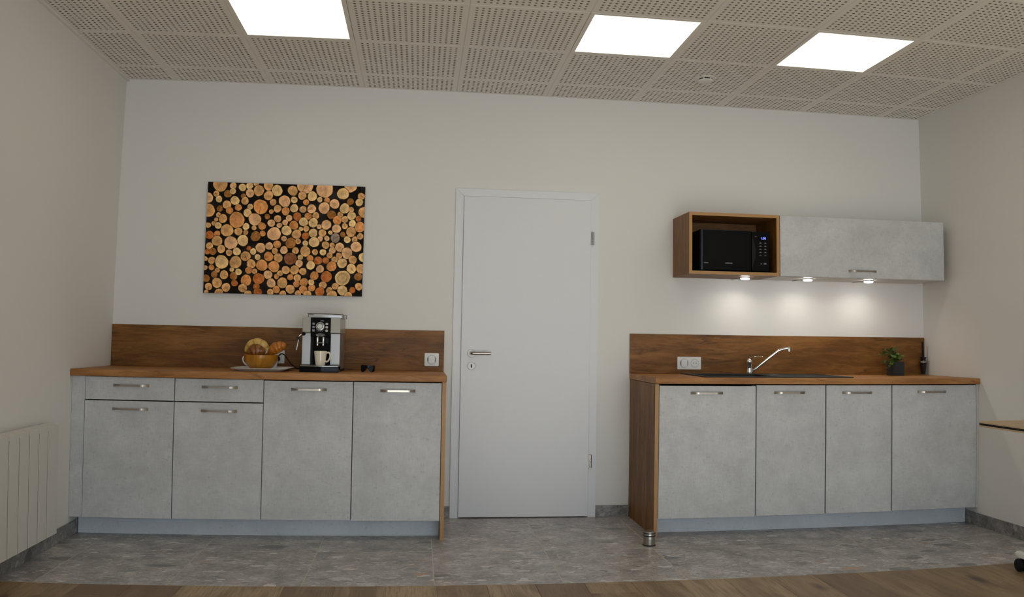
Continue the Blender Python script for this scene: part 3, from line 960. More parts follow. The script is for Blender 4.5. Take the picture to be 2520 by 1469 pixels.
# round detector in the ceiling
dx, dy = 3.585, -0.578
t = thing('ceiling_detector', (dx, dy, H), 'small round white detector on the perforated ceiling above the wall cabinet', 'detector')
b_ = B(); lathe(b_, [(0.066, H - 0.0003), (0.066, H - 0.003), (0.060, H - 0.005)], (dx, dy, 0), 40); obj('base', b_, M_ceil, t, SM)
b_ = B(); lathe(b_, [(0.040, H - 0.005), (0.040, H - 0.015)], (dx, dy, 0), 32); obj('slot', b_, M_blkm, t, SM)
b_ = B(); lathe(b_, [(0.046, H - 0.014), (0.046, H - 0.018), (0.040, H - 0.022)], (dx, dy, 0), 40); obj('cover', b_, M_ceil, t, SM)
for a in range(6):
    aa = math.radians(a*60 + 28)
    obj('spacer', box(B(), -0.003, 0.003, 0.038, 0.0455, H - 0.0145, H - 0.0045, M=Matrix.Translation((dx, dy, 0)) @ Matrix.Rotation(aa, 4, 'Z')), M_ceil, t)


# ------------------------------------------------------------------ switches and sockets
def face_plate(x0, x1, z0, z1, name, label, cat):
    t = thing(name, ((x0+x1)/2, -0.0130, (z0+z1)/2), label, cat)
    b = B(); prism(b, rrect(x0, x1, z0, z1, 0.006), -0.0130, -0.0200)
    es = [e for e in b.edges if all(abs(v.co.y + 0.02) < 1e-6 for v in e.verts)]
    bmesh.ops.bevel(b, geom=es, offset=0.002, segments=2, affect='EDGES')
    obj('plate', b, M_wht, t, SM)
    return t
def rocker(t, cx, cz):
    b = B(); lathe(b, [(0.0285, -0.0203), (0.0285, -0.0207)], (cx, 0, cz), 36, 'y'); obj('gap_ring', b, M_grey, t)
    b = B()
    prism(b, [(cx + 0.0265*math.cos(a)*min(1, 1), cz + 0.0265*math.sin(a)) for a in [math.radians(q*10) for q in range(36)]], -0.0208, -0.0245)
    for v in b.verts:
        v.co.x = max(cx - 0.020, min(cx + 0.020, v.co.x))
    bmesh.ops.remove_doubles(b, verts=b.verts[:], dist=1e-5)
    obj('rocker', b, M_wht, t)
def outlet(t, cx, cz):
    b = B(); lathe(b, [(0.0275, -0.0203), (0.0275, -0.0207)], (cx, 0, cz), 36, 'y'); obj('gap_ring', b, M_grey, t)
    b = B(); lathe(b, [(0.0260, -0.0208), (0.0260, -0.0222), (0.0225, -0.0222), (0.0215, -0.0212)], (cx, 0, cz), 36, 'y'); o = obj('outlet', b, M_wht, t, SM)
    for sx in (-0.0095, 0.0095):
        b = B(); lathe(b, [(0.0027, -0.0213), (0.0027, -0.0217)], (cx + sx, 0, cz), 12, 'y'); obj('hole', b, M_blkm, o)
    b = B(); lathe(b, [(0.0023, -0.0213), (0.0023, -0.0275)], (cx, 0, cz + 0.011), 12, 'y'); obj('pin', b, M_chrome, o)
t = face_plate(1.9385, 2.0280, 0.9550, 1.0365, 'light_switch', 'white single switch plate at the right end of the left backsplash', 'switch')
rocker(t, 1.983, 0.9955)
t = face_plate(3.5840, 3.7460, 0.9525, 1.0345, 'wall_socket', 'white double plate with switch and outlet on the right backsplash', 'socket')
rocker(t, 3.630, 0.9935); outlet(t, 3.702, 0.9935)
t = face_plate(0.9800, 1.0690, 0.9565, 1.0380, 'wall_socket', 'white socket plate half hidden behind the bread bowl', 'socket')
outlet(t, 1.0245, 0.9972)

# ------------------------------------------------------------------ sink and tap
M_sink = plain('black_composite', (0.018, 0.017, 0.017), 0.55, vary=0.25, scale=400)
t = thing('kitchen_sink', ((SX0+SX1)/2, -0.30, ZC), 'flat black composite sink with drainer set into the right worktop', 'sink')
zr = ZC + 0.0062
b_ = B()
box(b_, SX0, SB[0] + 0.004, SY0, SY1, ZC + 0.0004, zr, 0.0015); box(b_, SB[1] - 0.004, SX1, SY0, SY1, ZC + 0.0004, zr, 0.0015)
box(b_, SB[0] + 0.004, SB[1] - 0.004, SY0, SB[2] + 0.004, ZC + 0.0004, zr); box(b_, SB[0] + 0.004, SB[1] - 0.004, SB[3] - 0.004, SY1, ZC + 0.0004, zr)
box(b_, SB[0] + 0.45, SB[0] + 0.49, SB[2] + 0.004, SB[3] - 0.004, 0.9000, zr)
obj('rim', b_, M_sink, t)
b_ = B()
bx0, bx1, by0, by1, bz = SB[0] + 0.005, SB[0] + 0.4495, SB[2] + 0.005, SB[3] - 0.005, 0.8920
box(b_, bx0, bx1, by0, by1, bz - 0.002, bz)
box(b_, bx0, bx0 + 0.006, by0, by1, bz, zr - 0.001); box(b_, bx1 - 0.006, bx1, by0, by1, bz, zr - 0.001)
box(b_, bx0 + 0.006, bx1 - 0.006, by0, by0 + 0.006, bz, zr - 0.001); box(b_, bx0 + 0.006, bx1 - 0.006, by1 - 0.006, by1, bz, zr - 0.001)
obj('basin', b_, M_sink, t)
b_ = B(); lathe(b_, [(0.045, bz + 0.0003), (0.045, bz + 0.003), (0.032, bz + 0.001), (0.01, bz + 0.002)], ((bx0+bx1)/2, (by0+by1)/2, 0), 28); obj('drain', b_, M_steelz, t, SM)
b_ = B()
dx0, dx1 = SB[0] + 0.4905, SB[1] - 0.005
box(b_, dx0, dx1, by0, by1, zr - 0.008, zr - 0.004)
for q in range(9):
    yy = by0 + 0.03 + q*(by1 - by0 - 0.06)/8
    box(b_, dx0 + 0.01, dx1 - 0.01, yy - 0.006, yy + 0.006, zr - 0.004, zr - 0.0005, 0.001)
obj('drainer', b_, M_sink, t)

tx, ty = 4.050, -0.097
t = thing('kitchen_tap', (tx, ty, zr), 'chrome mixer tap with long raised spout on the black sink', 'tap')
b_ = B(); lathe(b_, [(0.0250, zr + 0.0003), (0.0250, zr + 0.008), (0.0205, zr + 0.012), (0.0195, zr + 0.030), (0.0205, zr + 0.031), (0.0205, zr + 0.034), (0.0195, zr + 0.035),
                     (0.0195, zr + 0.070), (0.0215, zr + 0.073), (0.0205, zr + 0.088), (0.013, zr + 0.097), (0.002, zr + 0.100)], (tx, ty, 0), 32)
obj('body', b_, M_chrome, t, SM)
b_ = B()
tube(b_, spline([(tx + 0.008, ty - 0.006, zr + 0.022), (tx + 0.026, ty - 0.018, zr + 0.026), (tx + 0.060, ty - 0.028, zr + 0.056), (tx + 0.160, ty - 0.052, zr + 0.139), (tx + 0.186, ty - 0.060, zr + 0.157),
                 (tx + 0.214, ty - 0.068, zr + 0.166), (tx + 0.240, ty - 0.076, zr + 0.1715)], 6), 0.0082, 14)
obj('spout', b_, M_chrome, t, SM)
b_ = B()
lathe(b_, [(0.0105, zr + 0.1475), (0.0115, zr + 0.152), (0.0115, zr + 0.170), (0.0095, zr + 0.179), (0.003, zr + 0.181)], (tx + 0.242, ty - 0.076, 0), 20)
obj('aerator', b_, M_chrome, t, SM)
b_ = B()
tube(b_, spline([(tx - 0.006, ty, zr + 0.098), (tx + 0.010, ty - 0.008, zr + 0.106), (tx + 0.045, ty - 0.020, zr + 0.1145), (tx + 0.080, ty - 0.030, zr + 0.1135)], 6),
     [0.006]*1 + [0.0075]*8 + [0.0085]*9 + [0.006]*1, 12, ry=0.0030)
obj('lever', b_, M_chrome, t, SM)

# ------------------------------------------------------------------ potted plant
pxc, pyc = 5.0850, -0.135
t = thing('potted_plant', (pxc, pyc, ZC), 'small leafy green herb in a square dark pot at the right end of the worktop', 'plant')
hw = 0.0410
b_ = B()
for (a, b, c, d_) in ((-hw, hw, -hw, -hw + 0.006), (-hw, hw, hw - 0.006, hw), (-hw, -hw + 0.006, -hw + 0.006, hw - 0.006), (hw - 0.006, hw, -hw + 0.006, hw - 0.006)):
    box(b_, pxc + a, pxc + b, pyc + c, pyc + d_, ZC + 0.0004, ZC + 0.0920)
box(b_, pxc - hw + 0.006, pxc + hw - 0.006, pyc - hw + 0.006, pyc + hw - 0.006, ZC + 0.0004, ZC + 0.012)
obj('pot', b_, plain('slate_pot', (0.028, 0.030, 0.036), 0.7, vary=0.2), t)
b_ = bx(pxc - hw + 0.007, pxc + hw - 0.007, pyc - hw + 0.007, pyc + hw - 0.007, ZC + 0.0125, ZC + 0.080)
obj('soil', b_, plain('potting_soil', (0.03, 0.02, 0.012), 0.95, vary=0.5, scale=200), t)
rp = random.Random(21)
M_leaf = plain('herb_leaf', (0.075, 0.145, 0.015), 0.45, vary=0.45, scale=45)
M_leaf2 = plain('herb_leaf_dark', (0.035, 0.075, 0.012), 0.5, vary=0.4, scale=45)
M_stem = plain('herb_stem', (0.10, 0.15, 0.03), 0.6)
tips = [(-0.075, -0.01, 0.172), (-0.062, -0.05, 0.150), (-0.035, 0.00, 0.158), (-0.018, -0.03, 0.195), (0.000, 0.01, 0.165), (0.016, -0.02, 0.150),
        (0.036, 0.01, 0.185), (0.030, -0.04, 0.135), (-0.100, -0.03, 0.140), (-0.070, -0.066, 0.055), (0.046, -0.03, 0.115), (-0.045, -0.045, 0.120), (-0.055, -0.02, 0.185), (0.010, -0.05, 0.120), (0.022, 0.02, 0.160), (-0.085, -0.055, 0.100), (-0.020, -0.055, 0.135), (-0.050, -0.060, 0.085)]
def leaf_mesh(L, w):
    b = B()
    n = 6
    L_, R_, C_ = [], [], []
    for i in range(n+1):
        s = i/n
        ww = w*math.sin(PI*min(1, s*0.97 + 0.03))**0.8
        z = -0.28*L*s*s
        C_.append(b.verts.new((s*L, 0, z - 0.08*w)))
        L_.append(b.verts.new((s*L, ww, z + 0.12*ww)))
        R_.append(b.verts.new((s*L, -ww, z + 0.12*ww)))
    for i in range(n):
        b.faces.new((C_[i], C_[i+1], L_[i+1], L_[i])); b.faces.new((C_[i+1], C_[i], R_[i], R_[i+1]))
    g = bmesh.ops.extrude_face_region(b, geom=b.faces[:])
    bmesh.ops.translate(b, verts=[v for v in g['geom'] if isinstance(v, bmesh.types.BMVert)], vec=(0, 0, 0.0006))
    bmesh.ops.remove_doubles(b, verts=b.verts[:], dist=1e-6)
    bmesh.ops.recalc_face_normals(b, faces=b.faces[:])
    me = bpy.data.meshes.new('leaf'); b.to_mesh(me); b.free()
    return me
lm = [leaf_mesh(0.034, 0.0135), leaf_mesh(0.028, 0.0115)]
lm[0].materials.append(M_leaf); lm[1].materials.append(M_leaf2)
for i, (ax, ay, az) in enumerate(tips):
    ax -= 0.018
    p0 = Vector((ax*0.2, ay*0.25, 0.079)); p3 = Vector((ax, ay, az))
    if az < 0.08:
        mid = Vector((ax*0.62, ay*0.8, 0.122))
    else:
        mid = Vector((ax*0.45, ay*0.45, 0.079 + (az - 0.079)*0.6))
    pts = spline([p0, mid, p3], 5)
    b_ = B(); tube(b_, [Vector((pxc, pyc, ZC)) + p for p in pts], 0.0013, 6)
    obj('stem', b_, M_stem, t, SM)
    for q in range(5):
        f = (0.50, 0.66, 0.80, 0.92, 1.0)[q]
        p = pts[min(len(pts)-1, int(round(f*(len(pts)-1))))]
        o = bpy.data.objects.new('leaf', lm[0 if rp.random() < 0.6 else 1])
        COL.objects.link(o)
        o.parent = t
        o.location = p
        az_ = rp.uniform(0, 2*PI) if q < 4 else math.atan2(ay, ax)
        o.rotation_euler = (rp.uniform(-0.4, 0.4), rp.uniform(-0.5, 0.35), az_)
        sc = rp.uniform(0.75, 1.15)
        o.scale = (sc, sc, sc)

# dark holder with an upright stick in the corner
hx_, hy_ = 5.3470, -0.056
t = thing('brush_holder', (hx_, hy_, ZC), 'slim dark tapered holder with a tall black stick in the right worktop corner', 'holder')
M_dk = plain('dark_glass', (0.010, 0.008, 0.010), 0.15, vary=0.1)
b_ = B(); lathe(b_, [(0.0150, ZC + 0.006), (0.0175, ZC + 0.030), (0.0225, ZC + 0.080), (0.0235, ZC + 0.086)], (hx_, hy_, 0), 28); obj('cup', b_, M_dk, t, SM)
b_ = B(); lathe(b_, [(0.0155, ZC + 0.0004), (0.0165, ZC + 0.006)], (hx_, hy_, 0), 28); obj('foot', b_, M_steelz, t, SM)
b_ = B(); lathe(b_, [(0.0225, ZC + 0.0862), (0.0225, ZC + 0.092), (0.020, ZC + 0.095)], (hx_, hy_, 0), 28); obj('rim', b_, M_steelz, t, SM)
b_ = B(); lathe(b_, [(0.0175, ZC + 0.0952), (0.0165, ZC + 0.108), (0.0230, ZC + 0.121), (0.0230, ZC + 0.123)], (hx_, hy_, 0), 28); obj('collar', b_, M_dk, t, SM)
b_ = B(); tube(b_, [(hx_ - 0.001, hy_, ZC + 0.1232), (hx_ - 0.003, hy_, ZC + 0.170), (hx_ - 0.005, hy_, ZC + 0.229)], [0.0085, 0.0065, 0.0060], 14); obj('stick', b_, M_blkm, t, SM)

# ------------------------------------------------------------------ coffee machine
MX0, MX1, MYF, MYB = 1.2260, 1.4480, -0.430, -0.090
t = thing('coffee_machine', ((MX0+MX1)/2, -0.27, ZC), 'silver and black automatic coffee machine on the left worktop', 'machine')
M_sil = plain('silver_plastic', (0.47, 0.485, 0.51), 0.42, 0.35, vary=0.02)
M_cham = plain('champagne_silver', (0.36, 0.335, 0.29), 0.42, 0.35, vary=0.02)
M_side = plain('smoked_side_panel', (0.20, 0.175, 0.15), 0.25, vary=0.05)
RX0, RX1 = 1.2795, 1.3925
b_ = B()
box(b_, MX0 + 0.004, RX0 - 0.001, MYF + 0.012, MYB, ZC + 0.012, 1.1455, 0.002); box(b_, RX1 + 0.001, MX1 - 0.004, MYF + 0.012, MYB, ZC + 0.012, 1.1455, 0.002)
box(b_, RX0 - 0.001, RX1 + 0.001, MYF + 0.075, MYB, ZC + 0.012, 1.1455)
obj('body', b_, M_side, t)
obj('head', bx(MX0 + 0.004, MX1 - 0.002, MYF + 0.012, MYB, 1.1465, 1.2370, 0.003), plain('grey_head_shell', (0.34, 0.31, 0.265), 0.3, vary=0.03), t)
obj('recess', bx(RX0, RX1, MYF + 0.060, MYF + 0.0745, 0.9640, 1.1300), M_blk, t)
for a, b in ((MX0 + 0.0045, RX0 - 0.0005), (RX1 + 0.0005, MX1 - 0.001)):
    obj('front_panel', bx(a, b, MYF, MYF + 0.0115, 0.9665, 1.1455, 0.002, 2), M_sil, t)
for a, b in ((MX0 + 0.0045, 1.2775), (1.3905, MX1 - 0.001)):
    obj('upper_panel', bx(a, b, MYF - 0.002, MYF + 0.0115, 1.1490, 1.2385, 0.002, 2), M_cham, t)
CF_ = MYF - 0.010
cpn = obj('control_panel', bx(1.2785, 1.3895, CF_, MYF + 0.0115, 1.1265, 1.2370, 0.003, 2), M_blk, t)
b_ = B(); lathe(b_, [(0.0205, CF_ - 0.0003), (0.0205, CF_ - 0.003), (0.0165, CF_ - 0.004), (0.0155, CF_ - 0.016), (0.014, CF_ - 0.018)], (1.3325, 0, 1.1862), 32, 'y'); kn_ = obj('knob', b_, M_steelz, cpn, SM)
b_ = B(); lathe(b_, [(0.0245, CF_ - 0.0003), (0.0245, CF_ - 0.0012), (0.0225, CF_ - 0.0012), (0.0225, CF_ - 0.0003)], (1.3325, 0, 1.1862), 32, 'y', False, False); obj('dial_ring', b_, M_steelz, cpn, SM)
for bxx in (1.2945, 1.3700):
    for bz_ in (1.2010, 1.1815, 1.1620):
        b_ = B(); prism(b_, rrect(bxx - 0.0075, bxx + 0.0075, bz_ - 0.0062, bz_ + 0.0062, 0.004), CF_ - 0.0003, CF_ - 0.0025); obj('button', b_, M_chrome if bxx > 1.33 else plain('unlit_chrome', (0.25, 0.25, 0.26), 0.2, 1.0), cpn)  # darker left chrome: uneven reflection across the buttons is put into colour
b_ = bx(1.3330, 1.3520, CF_ - 0.0012, CF_ - 0.0003, 1.2160, 1.2220); obj('printed_mark', b_, plain('grey_print', (0.16, 0.155, 0.15), 0.5), cpn)
b_ = B()
for a in range(5):
    aa = math.radians(225 + a*22.5)
    box(b_, 1.3325 + 0.030*math.cos(aa) - 0.0017, 1.3325 + 0.030*math.cos(aa) + 0.0017, CF_ - 0.0012, CF_ - 0.0003, 1.1862 + 0.030*math.sin(aa) - 0.0014, 1.1862 + 0.030*math.sin(aa) + 0.0014)
obj('dial_symbols', b_, plain('grey_symbols', (0.30, 0.30, 0.30), 0.5), cpn)
b_ = B(); prism(b_, [(1.3345 + 0.0245*math.cos(2*PI*q/32), 1.1368 + 0.0078*math.sin(2*PI*q/32)) for q in range(32)], CF_ - 0.0003, CF_ - 0.0025)
bd = obj('badge', b_, M_chrome, t)
b_ = B(); prism(b_, [(1.3345 + 0.0225*math.cos(2*PI*q/32), 1.1368 + 0.0062*math.sin(2*PI*q/32)) for q in range(32)], CF_ - 0.0027, CF_ - 0.0030); obj('badge_face', b_, M_blkm, bd)
text_mesh('badge_lettering', 'DeLonghi', 0.0095, M_chrome, bd, (1.3345, CF_ - 0.0036, 1.1366))
obj('spout_block', bx(1.3050, 1.3660, MYF - 0.020, MYF + 0.0595, 1.0880, 1.1260, 0.004, 2), M_blk, t)
for sx in (1.3215, 1.3540):
    b_ = B(); lathe(b_, [(0.0040, 1.0735), (0.0055, 1.0770), (0.0055, 1.0875), (0.0050, 1.0890), (0.0058, 1.0905), (0.0058, 1.1240), (0.0050, 1.1262)], (sx, MYF - 0.0265, 0), 18); obj('spout', b_, M_chrome, t, SM)
obj('spout_bridge', bx(1.3285, 1.3470, MYF - 0.0250, MYF - 0.0205, 1.0905, 1.0935, 0.001), M_steelz, t)
# drip tray with bowed front
b_ = B()
poly = [(1.2235, -0.335), (1.4440, -0.335)] + [(1.4440 - 0.2205*q/12, -0.462 - 0.018*math.sin(PI*q/12)) for q in range(13)]
prism(b_, poly, ZC + 0.0006, 0.9570, 'z')
b2 = [e for e in b_.edges if all(v.co.z > 0.95 for v in e.verts)]
bmesh.ops.bevel(b_, geom=b2, offset=0.002, segments=2, affect='EDGES')
obj('drip_tray', b_, M_blk, t, SM)
b_ = B()
poly = [(1.2265, -0.338), (1.4410, -0.338)] + [(1.4410 - 0.2145*q/12, -0.459 - 0.0175*math.sin(PI*q/12)) for q in range(13)]
prism(b_, poly, 0.9573, 0.9610, 'z')
obj('drip_grille', b_, M_steelz, t)
obj('base', bx(MX0 + 0.001, MX1 - 0.004, -0.334, MYB - 0.005, ZC + 0.0006, ZC + 0.0115), M_blkm, t)
# cup warmer on top
b_ = B()
poly = [(1.2610, -0.12), (1.4500, -0.12)] + [(1.4500 - 0.189*q/10, -0.405 - 0.010*math.sin(PI*q/10)) for q in range(11)]
prism(b_, poly, 1.2378, 1.2515, 'z'); obj('cup_warmer', b_, plain('white_silver', (0.62, 0.63, 0.65), 0.35, 0.3, vary=0.02), t)
b_ = B()
tube(b_, spline([(1.2550, -0.13, 1.2590), (1.2550, -0.38, 1.2585), (1.2600, -0.408, 1.2585), (1.305, -0.420, 1.2590), (1.355, -0.423, 1.2590), (1.405, -0.420, 1.2582), (1.451, -0.408, 1.2568), (1.4560, -0.38, 1.2565), (1.4560, -0.13, 1.2570)], 6), 0.0018, 8)
for (rx, ry) in ((1.2555, -0.37), (1.4555, -0.37), (1.2550, -0.14), (1.4560, -0.14)):
    tube(b_, [(rx, ry, 1.2372), (rx, ry, 1.2580)], 0.0016, 8)
obj('rail', b_, M_blkm, t, SM)
# steam wand
wy = MYF - 0.014
b_ = B(); lathe(b_, [(0.011, MYF - 0.0005), (0.011, wy - 0.006), (0.008, wy - 0.009)], (1.2400, 0, 1.1420), 20, 'y'); obj('wand_pivot', b_, M_blk, t, SM)
b_ = B(); tube(b_, spline([(1.2380, wy, 1.1430), (1.2230, wy, 1.1360), (1.2150, wy, 1.1280), (1.2130, wy, 1.1200)], 5), 0.0028, 10); wnd = obj('steam_wand', b_, M_chrome, t, SM)
b_ = B(); tube(b_, [(1.2125, wy, 1.1120), (1.2015, wy, 1.0480)], [0.0042, 0.0050], 12); obj('nozzle', b_, M_steelz, wnd, SM)
b_ = B(); box(b_, -0.0115, 0.0115, -0.007, 0.007, -0.0085, 0.0085, 0.0025, 2, Matrix.Translation((1.2110, wy, 1.1160)) @ Matrix.Rotation(-0.18, 4, 'Y')); obj('grip', b_, M_rub, wnd)
# power cord and plug
b_ = B()
tube(b_, spline([(1.2240, -0.200, 0.9345), (1.1900, -0.140, 0.9290), (1.1560, -0.110, 0.9330), (1.1240, -0.105, 0.9560), (1.0980, -0.100, 0.9900), (1.0780, -0.092, 1.0120), (1.0600, -0.086, 1.0170), (1.0440, -0.080, 1.0040), (1.0330, -0.074, 0.9800), (1.0300, -0.066, 0.9640)], 8), 0.0034, 10)
cdp = obj('power_cord', b_, M_blkm, t, SM)
b_ = B(); lathe(b_, [(0.0195, -0.0235), (0.0195, -0.045), (0.0150, -0.060), (0.0080, -0.066)], (1.0245, 0, 0.9850), 20, 'y'); tube(b_, [(1.0270, -0.056, 0.977), (1.0300, -0.066, 0.962)], 0.0075, 10)
obj('plug', b_, M_blkm, cdp, SM)

# mug under the spouts
def mug(name, cx, cy, z, r0, r1, h, ang, m, label, group=None, handle_w=0.024):
    t = thing(name, (cx, cy, z), label, 'mug', group)
    b = B()
    lathe(b, [(r0 - 0.003, z + 0.0003), (r0, z + 0.004), (r0 + (r1-r0)*0.35, z + h*0.35), (r1, z + h), (r1 - 0.0028, z + h + 0.0004), (r1 - 0.004, z + h - 0.004), (r0 - 0.003, z + 0.010), (0.002, z + 0.008)], (cx, cy, 0), 36)
    obj('cup', b, m, t, SM)
    b = B()
    ca, sa = math.cos(ang), math.sin(ang)
    rr = lambda f: r0 + (r1-r0)*f
    pts = [(rr(0.86) - 0.002, h*0.86), (rr(0.9) + handle_w*0.62, h*0.90), (rr(0.8) + handle_w, h*0.72), (rr(0.5) + handle_w*0.92, h*0.46), (rr(0.36) + handle_w*0.45, h*0.28), (rr(0.33) - 0.002, h*0.32)]
    tube(b, spline([(cx + q*ca, cy + q*sa, z + w_) for q, w_ in pts], 6), 0.0038, 10, ry=0.0048)
    obj('handle', b, m, t, SM)
    return t
M_mug = plain('cream_glaze', (0.80, 0.745, 0.62), 0.18, vary=0.02)
mug('mug', 1.3390, -0.4420, 0.9612, 0.0275, 0.0370, 0.0840, math.radians(-16), M_mug, 'cream mug standing on the drip tray of the coffee machine')

# ------------------------------------------------------------------ tray, bowl, pastries, cups
TZ = ZC + 0.0006
b_ = B()
def rr_loop(hx, hy, z, r): return [(0.9960 + p[0], -0.3330 + p[1], z) for p in rrect(-hx, hx, -hy, hy, r, 5)]
loops = [rr_loop(0.128, 0.145, TZ, 0.03), rr_loop(0.140, 0.160, TZ + 0.010, 0.035), rr_loop(0.160, 0.180, TZ + 0.0155, 0.04), rr_loop(0.160, 0.180, TZ + 0.0175, 0.04),
         rr_loop(0.139, 0.158, TZ + 0.0120, 0.034), rr_loop(0.128, 0.145, TZ + 0.0028, 0.03)]
vs = [[b_.verts.new(p) for p in lp] for lp in loops]
for a, c in zip(vs, vs[1:]):
    for i in range(len(a)):
        j = (i+1) % len(a)
        b_.faces.new((a[i], a[j], c[j], c[i]))
b_.faces.new(list(reversed(vs[0]))); b_.faces.new(vs[-1])
bmesh.ops.recalc_face_normals(b_, faces=b_.faces[:])
tag(obj('serving_tray', b_, M_wht, None, SM, (0.996, -0.333, TZ)), 'flat white tray with flared rim under the bread bowl', 'tray')
TS = TZ + 0.0032
BCX, BCY = 0.9850, -0.3450
k = N('bamboo_bowl')
v_ = k.coord((40, 40, 6))
f_ = k.noise(v_, 1.0, 4, 0.6).outputs['Fac']
k.base(k.ramp(f_, [(0.3, (0.28, 0.105, 0.004)), (0.5, (0.40, 0.16, 0.008)), (0.7, (0.50, 0.22, 0.02))]))
k.b.inputs['Roughness'].default_value = 0.3
M_bowl = k.m
b_ = B()
prof = []
for q in range(12):
    a = math.radians(28 + 62*q/11)
    prof.append((0.0990*math.sin(a)**0.95, TS + 0.0868 - 0.0960*math.cos(a)*0.99 if q else TS + 0.0003))
inner = [(r - 0.0045, z + (0.0045 if i < 8 else 0)) for i, (r, z) in enumerate(prof)]
lathe(b_, prof + [(0.0970, TS + 0.0885)] + list(reversed([(r, max(z, TS + 0.006)) for r, z in inner])), (BCX, BCY, 0), 48)
tag(obj('bread_bowl', b_, M_bowl, None, SM, (BCX, BCY, TS)), 'amber brown round bowl filled with pastries on the white tray', 'bowl')

def croissant(name, L, R, bend, mats, M, label, nseg=7, seed=0, flat=0.85, rid=0.16):
    """Crescent roll along local x, bent in local xz; ridged like rolled dough."""
    b = B()
    n, mring = 70, 22
    rings = []
    rg = []
    rnd = random.Random(seed)
    ph = rnd.uniform(0, 6)
    for i in range(n+1):
        s = i/n
        a = (s-0.5)*bend
        cr = L/bend
        cx, cz = cr*math.sin(a), cr*(math.cos(a) - 1)
        env = max(0.0, math.sin(PI*(0.04 + 0.92*s)))**0.75
        saw = (s*nseg) % 1.0
        ridge = math.sin(PI*saw)**0.6
        r = R*env*(1.02 - rid + rid*ridge) + 0.0015
        ring = []
        for q in range(mring):
            th = 2*PI*q/mring
            w = 1 + 0.12*noise.noise(Vector((s*6 + ph, math.cos(th)*1.3, math.sin(th)*1.3)))
            off = 0.05*math.sin(th)
            rr = r*w
            nx, nz = math.sin(a), math.cos(a)
            u, v2 = rr*math.cos(th), rr*flat*math.sin(th)
            ring.append(b.verts.new((cx + nx*u, v2, cz + nz*u)))
            rg.append(0.15 + 0.85*ridge*(0.6 + 0.4*rnd.random()))
        rings.append(ring)
    for p, q in zip(rings, rings[1:]):
        for i in range(mring):
            j = (i+1) % mring
            b.faces.new((p[i], p[j], q[j], q[i]))
    b.faces.new(rings[0]); b.faces.new(list(reversed(rings[-1])))
    bmesh.ops.recalc_face_normals(b, faces=b.faces[:])
    bmesh.ops.transform(b, matrix=M, verts=b.verts[:])
    loc = M.to_translation()
    o = obj(name, b, mats, None, SM, loc)
    at = o.data.attributes.new('ridge', 'FLOAT', 'POINT')
    at.data.foreach_set('value', rg)
    return tag(o, label, 'pastry', 'pastries in the bowl')

M_cr1 = crust_mat('crust_pale', (0.32, 0.12, 0.012), (0.58, 0.32, 0.055), (0.74, 0.52, 0.17))
M_cr2 = crust_mat('crust_dark', (0.055, 0.013, 0.002), (0.15, 0.042, 0.004), (0.30, 0.10, 0.009))
M_cr3 = crust_mat('crust_orange', (0.20, 0.045, 0.003), (0.42, 0.105, 0.005), (0.52, 0.20, 0.02))
T = Matrix.Translation
Rm = Matrix.Rotation
croissant('croissant', 0.185, 0.0300, 2.9, M_cr1, T((0.955, -0.300, 1.0790)) @ Rm(math.radians(4), 4, 'Y'), 'pale golden croissant arching highest at the back of the bowl', 5, 1, 0.85, 0.05)
croissant('croissant', 0.105, 0.0400, 1.5, M_cr2, T((0.957, -0.362, 1.0350)) @ Rm(math.radians(-4), 4, 'Y'), 'dark brown croissant at the front left of the bowl', 4, 2, 0.55, 0.10)
croissant('croissant', 0.120, 0.0330, 1.1, M_cr3, T((1.070, -0.330, 1.0570)) @ Rm(math.radians(-30), 4, 'Y'), 'orange brown croissant pointing up over the right rim of the bowl', 5, 3, 0.85, 0.08)
# metal tongs between the pastries
t = thing('serving_tongs', (1.024, -0.398, 1.012), 'thin shiny metal tongs lying among the pastries in the bowl', 'tongs')
for s_ in (-1, 1):
    b_ = B(); tube(b_, spline([(1.0140 + s_*0.004, -0.404, 1.0120), (1.0230 + s_*0.003, -0.407, 1.0240), (1.0300 + s_*0.0025, -0.402, 1.0400), (1.0330, -0.392, 1.0560)], 5), [0.0052]*6 + [0.0024]*10, 8, ry=0.0016)
    obj('arm', b_, M_chrome, t, SM)

# two white cups half hidden behind the bowl
mug('cup', 0.9180, -0.2130, TS + 0.0004, 0.022, 0.0340, 0.0840, math.radians(184), M_cer, 'white cup behind the bread bowl with its handle showing at the left', 'white cups behind the bowl', 0.032)
mug('cup', 1.0300, -0.2130, TS + 0.0004, 0.022, 0.0330, 0.0600, math.radians(80), M_cer, 'white cup behind the bread bowl at its right side', 'white cups behind the bowl', 0.020)
b_ = B()
tube(b_, spline([(1.0160, -0.440, TS + 0.0062), (1.0400, -0.436, TS + 0.0062), (1.0640, -0.430, TS + 0.0058)], 5), [0.003] + [0.0052]*9 + [0.004], 10, ry=0.0050)
kt = thing('knife', (1.016, -0.44, TS), 'small knife with dark handle lying on the tray right of the bowl', 'knife')
obj('handle', b_, M_blkm, kt, SM)
b_ = B(); tube(b_, [(1.0150, -0.4402, TS + 0.0055), (0.9500, -0.4580, TS + 0.0030)], [0.0050, 0.0015], 8, ry=0.0010)
obj('blade', b_, M_chrome, kt, SM)

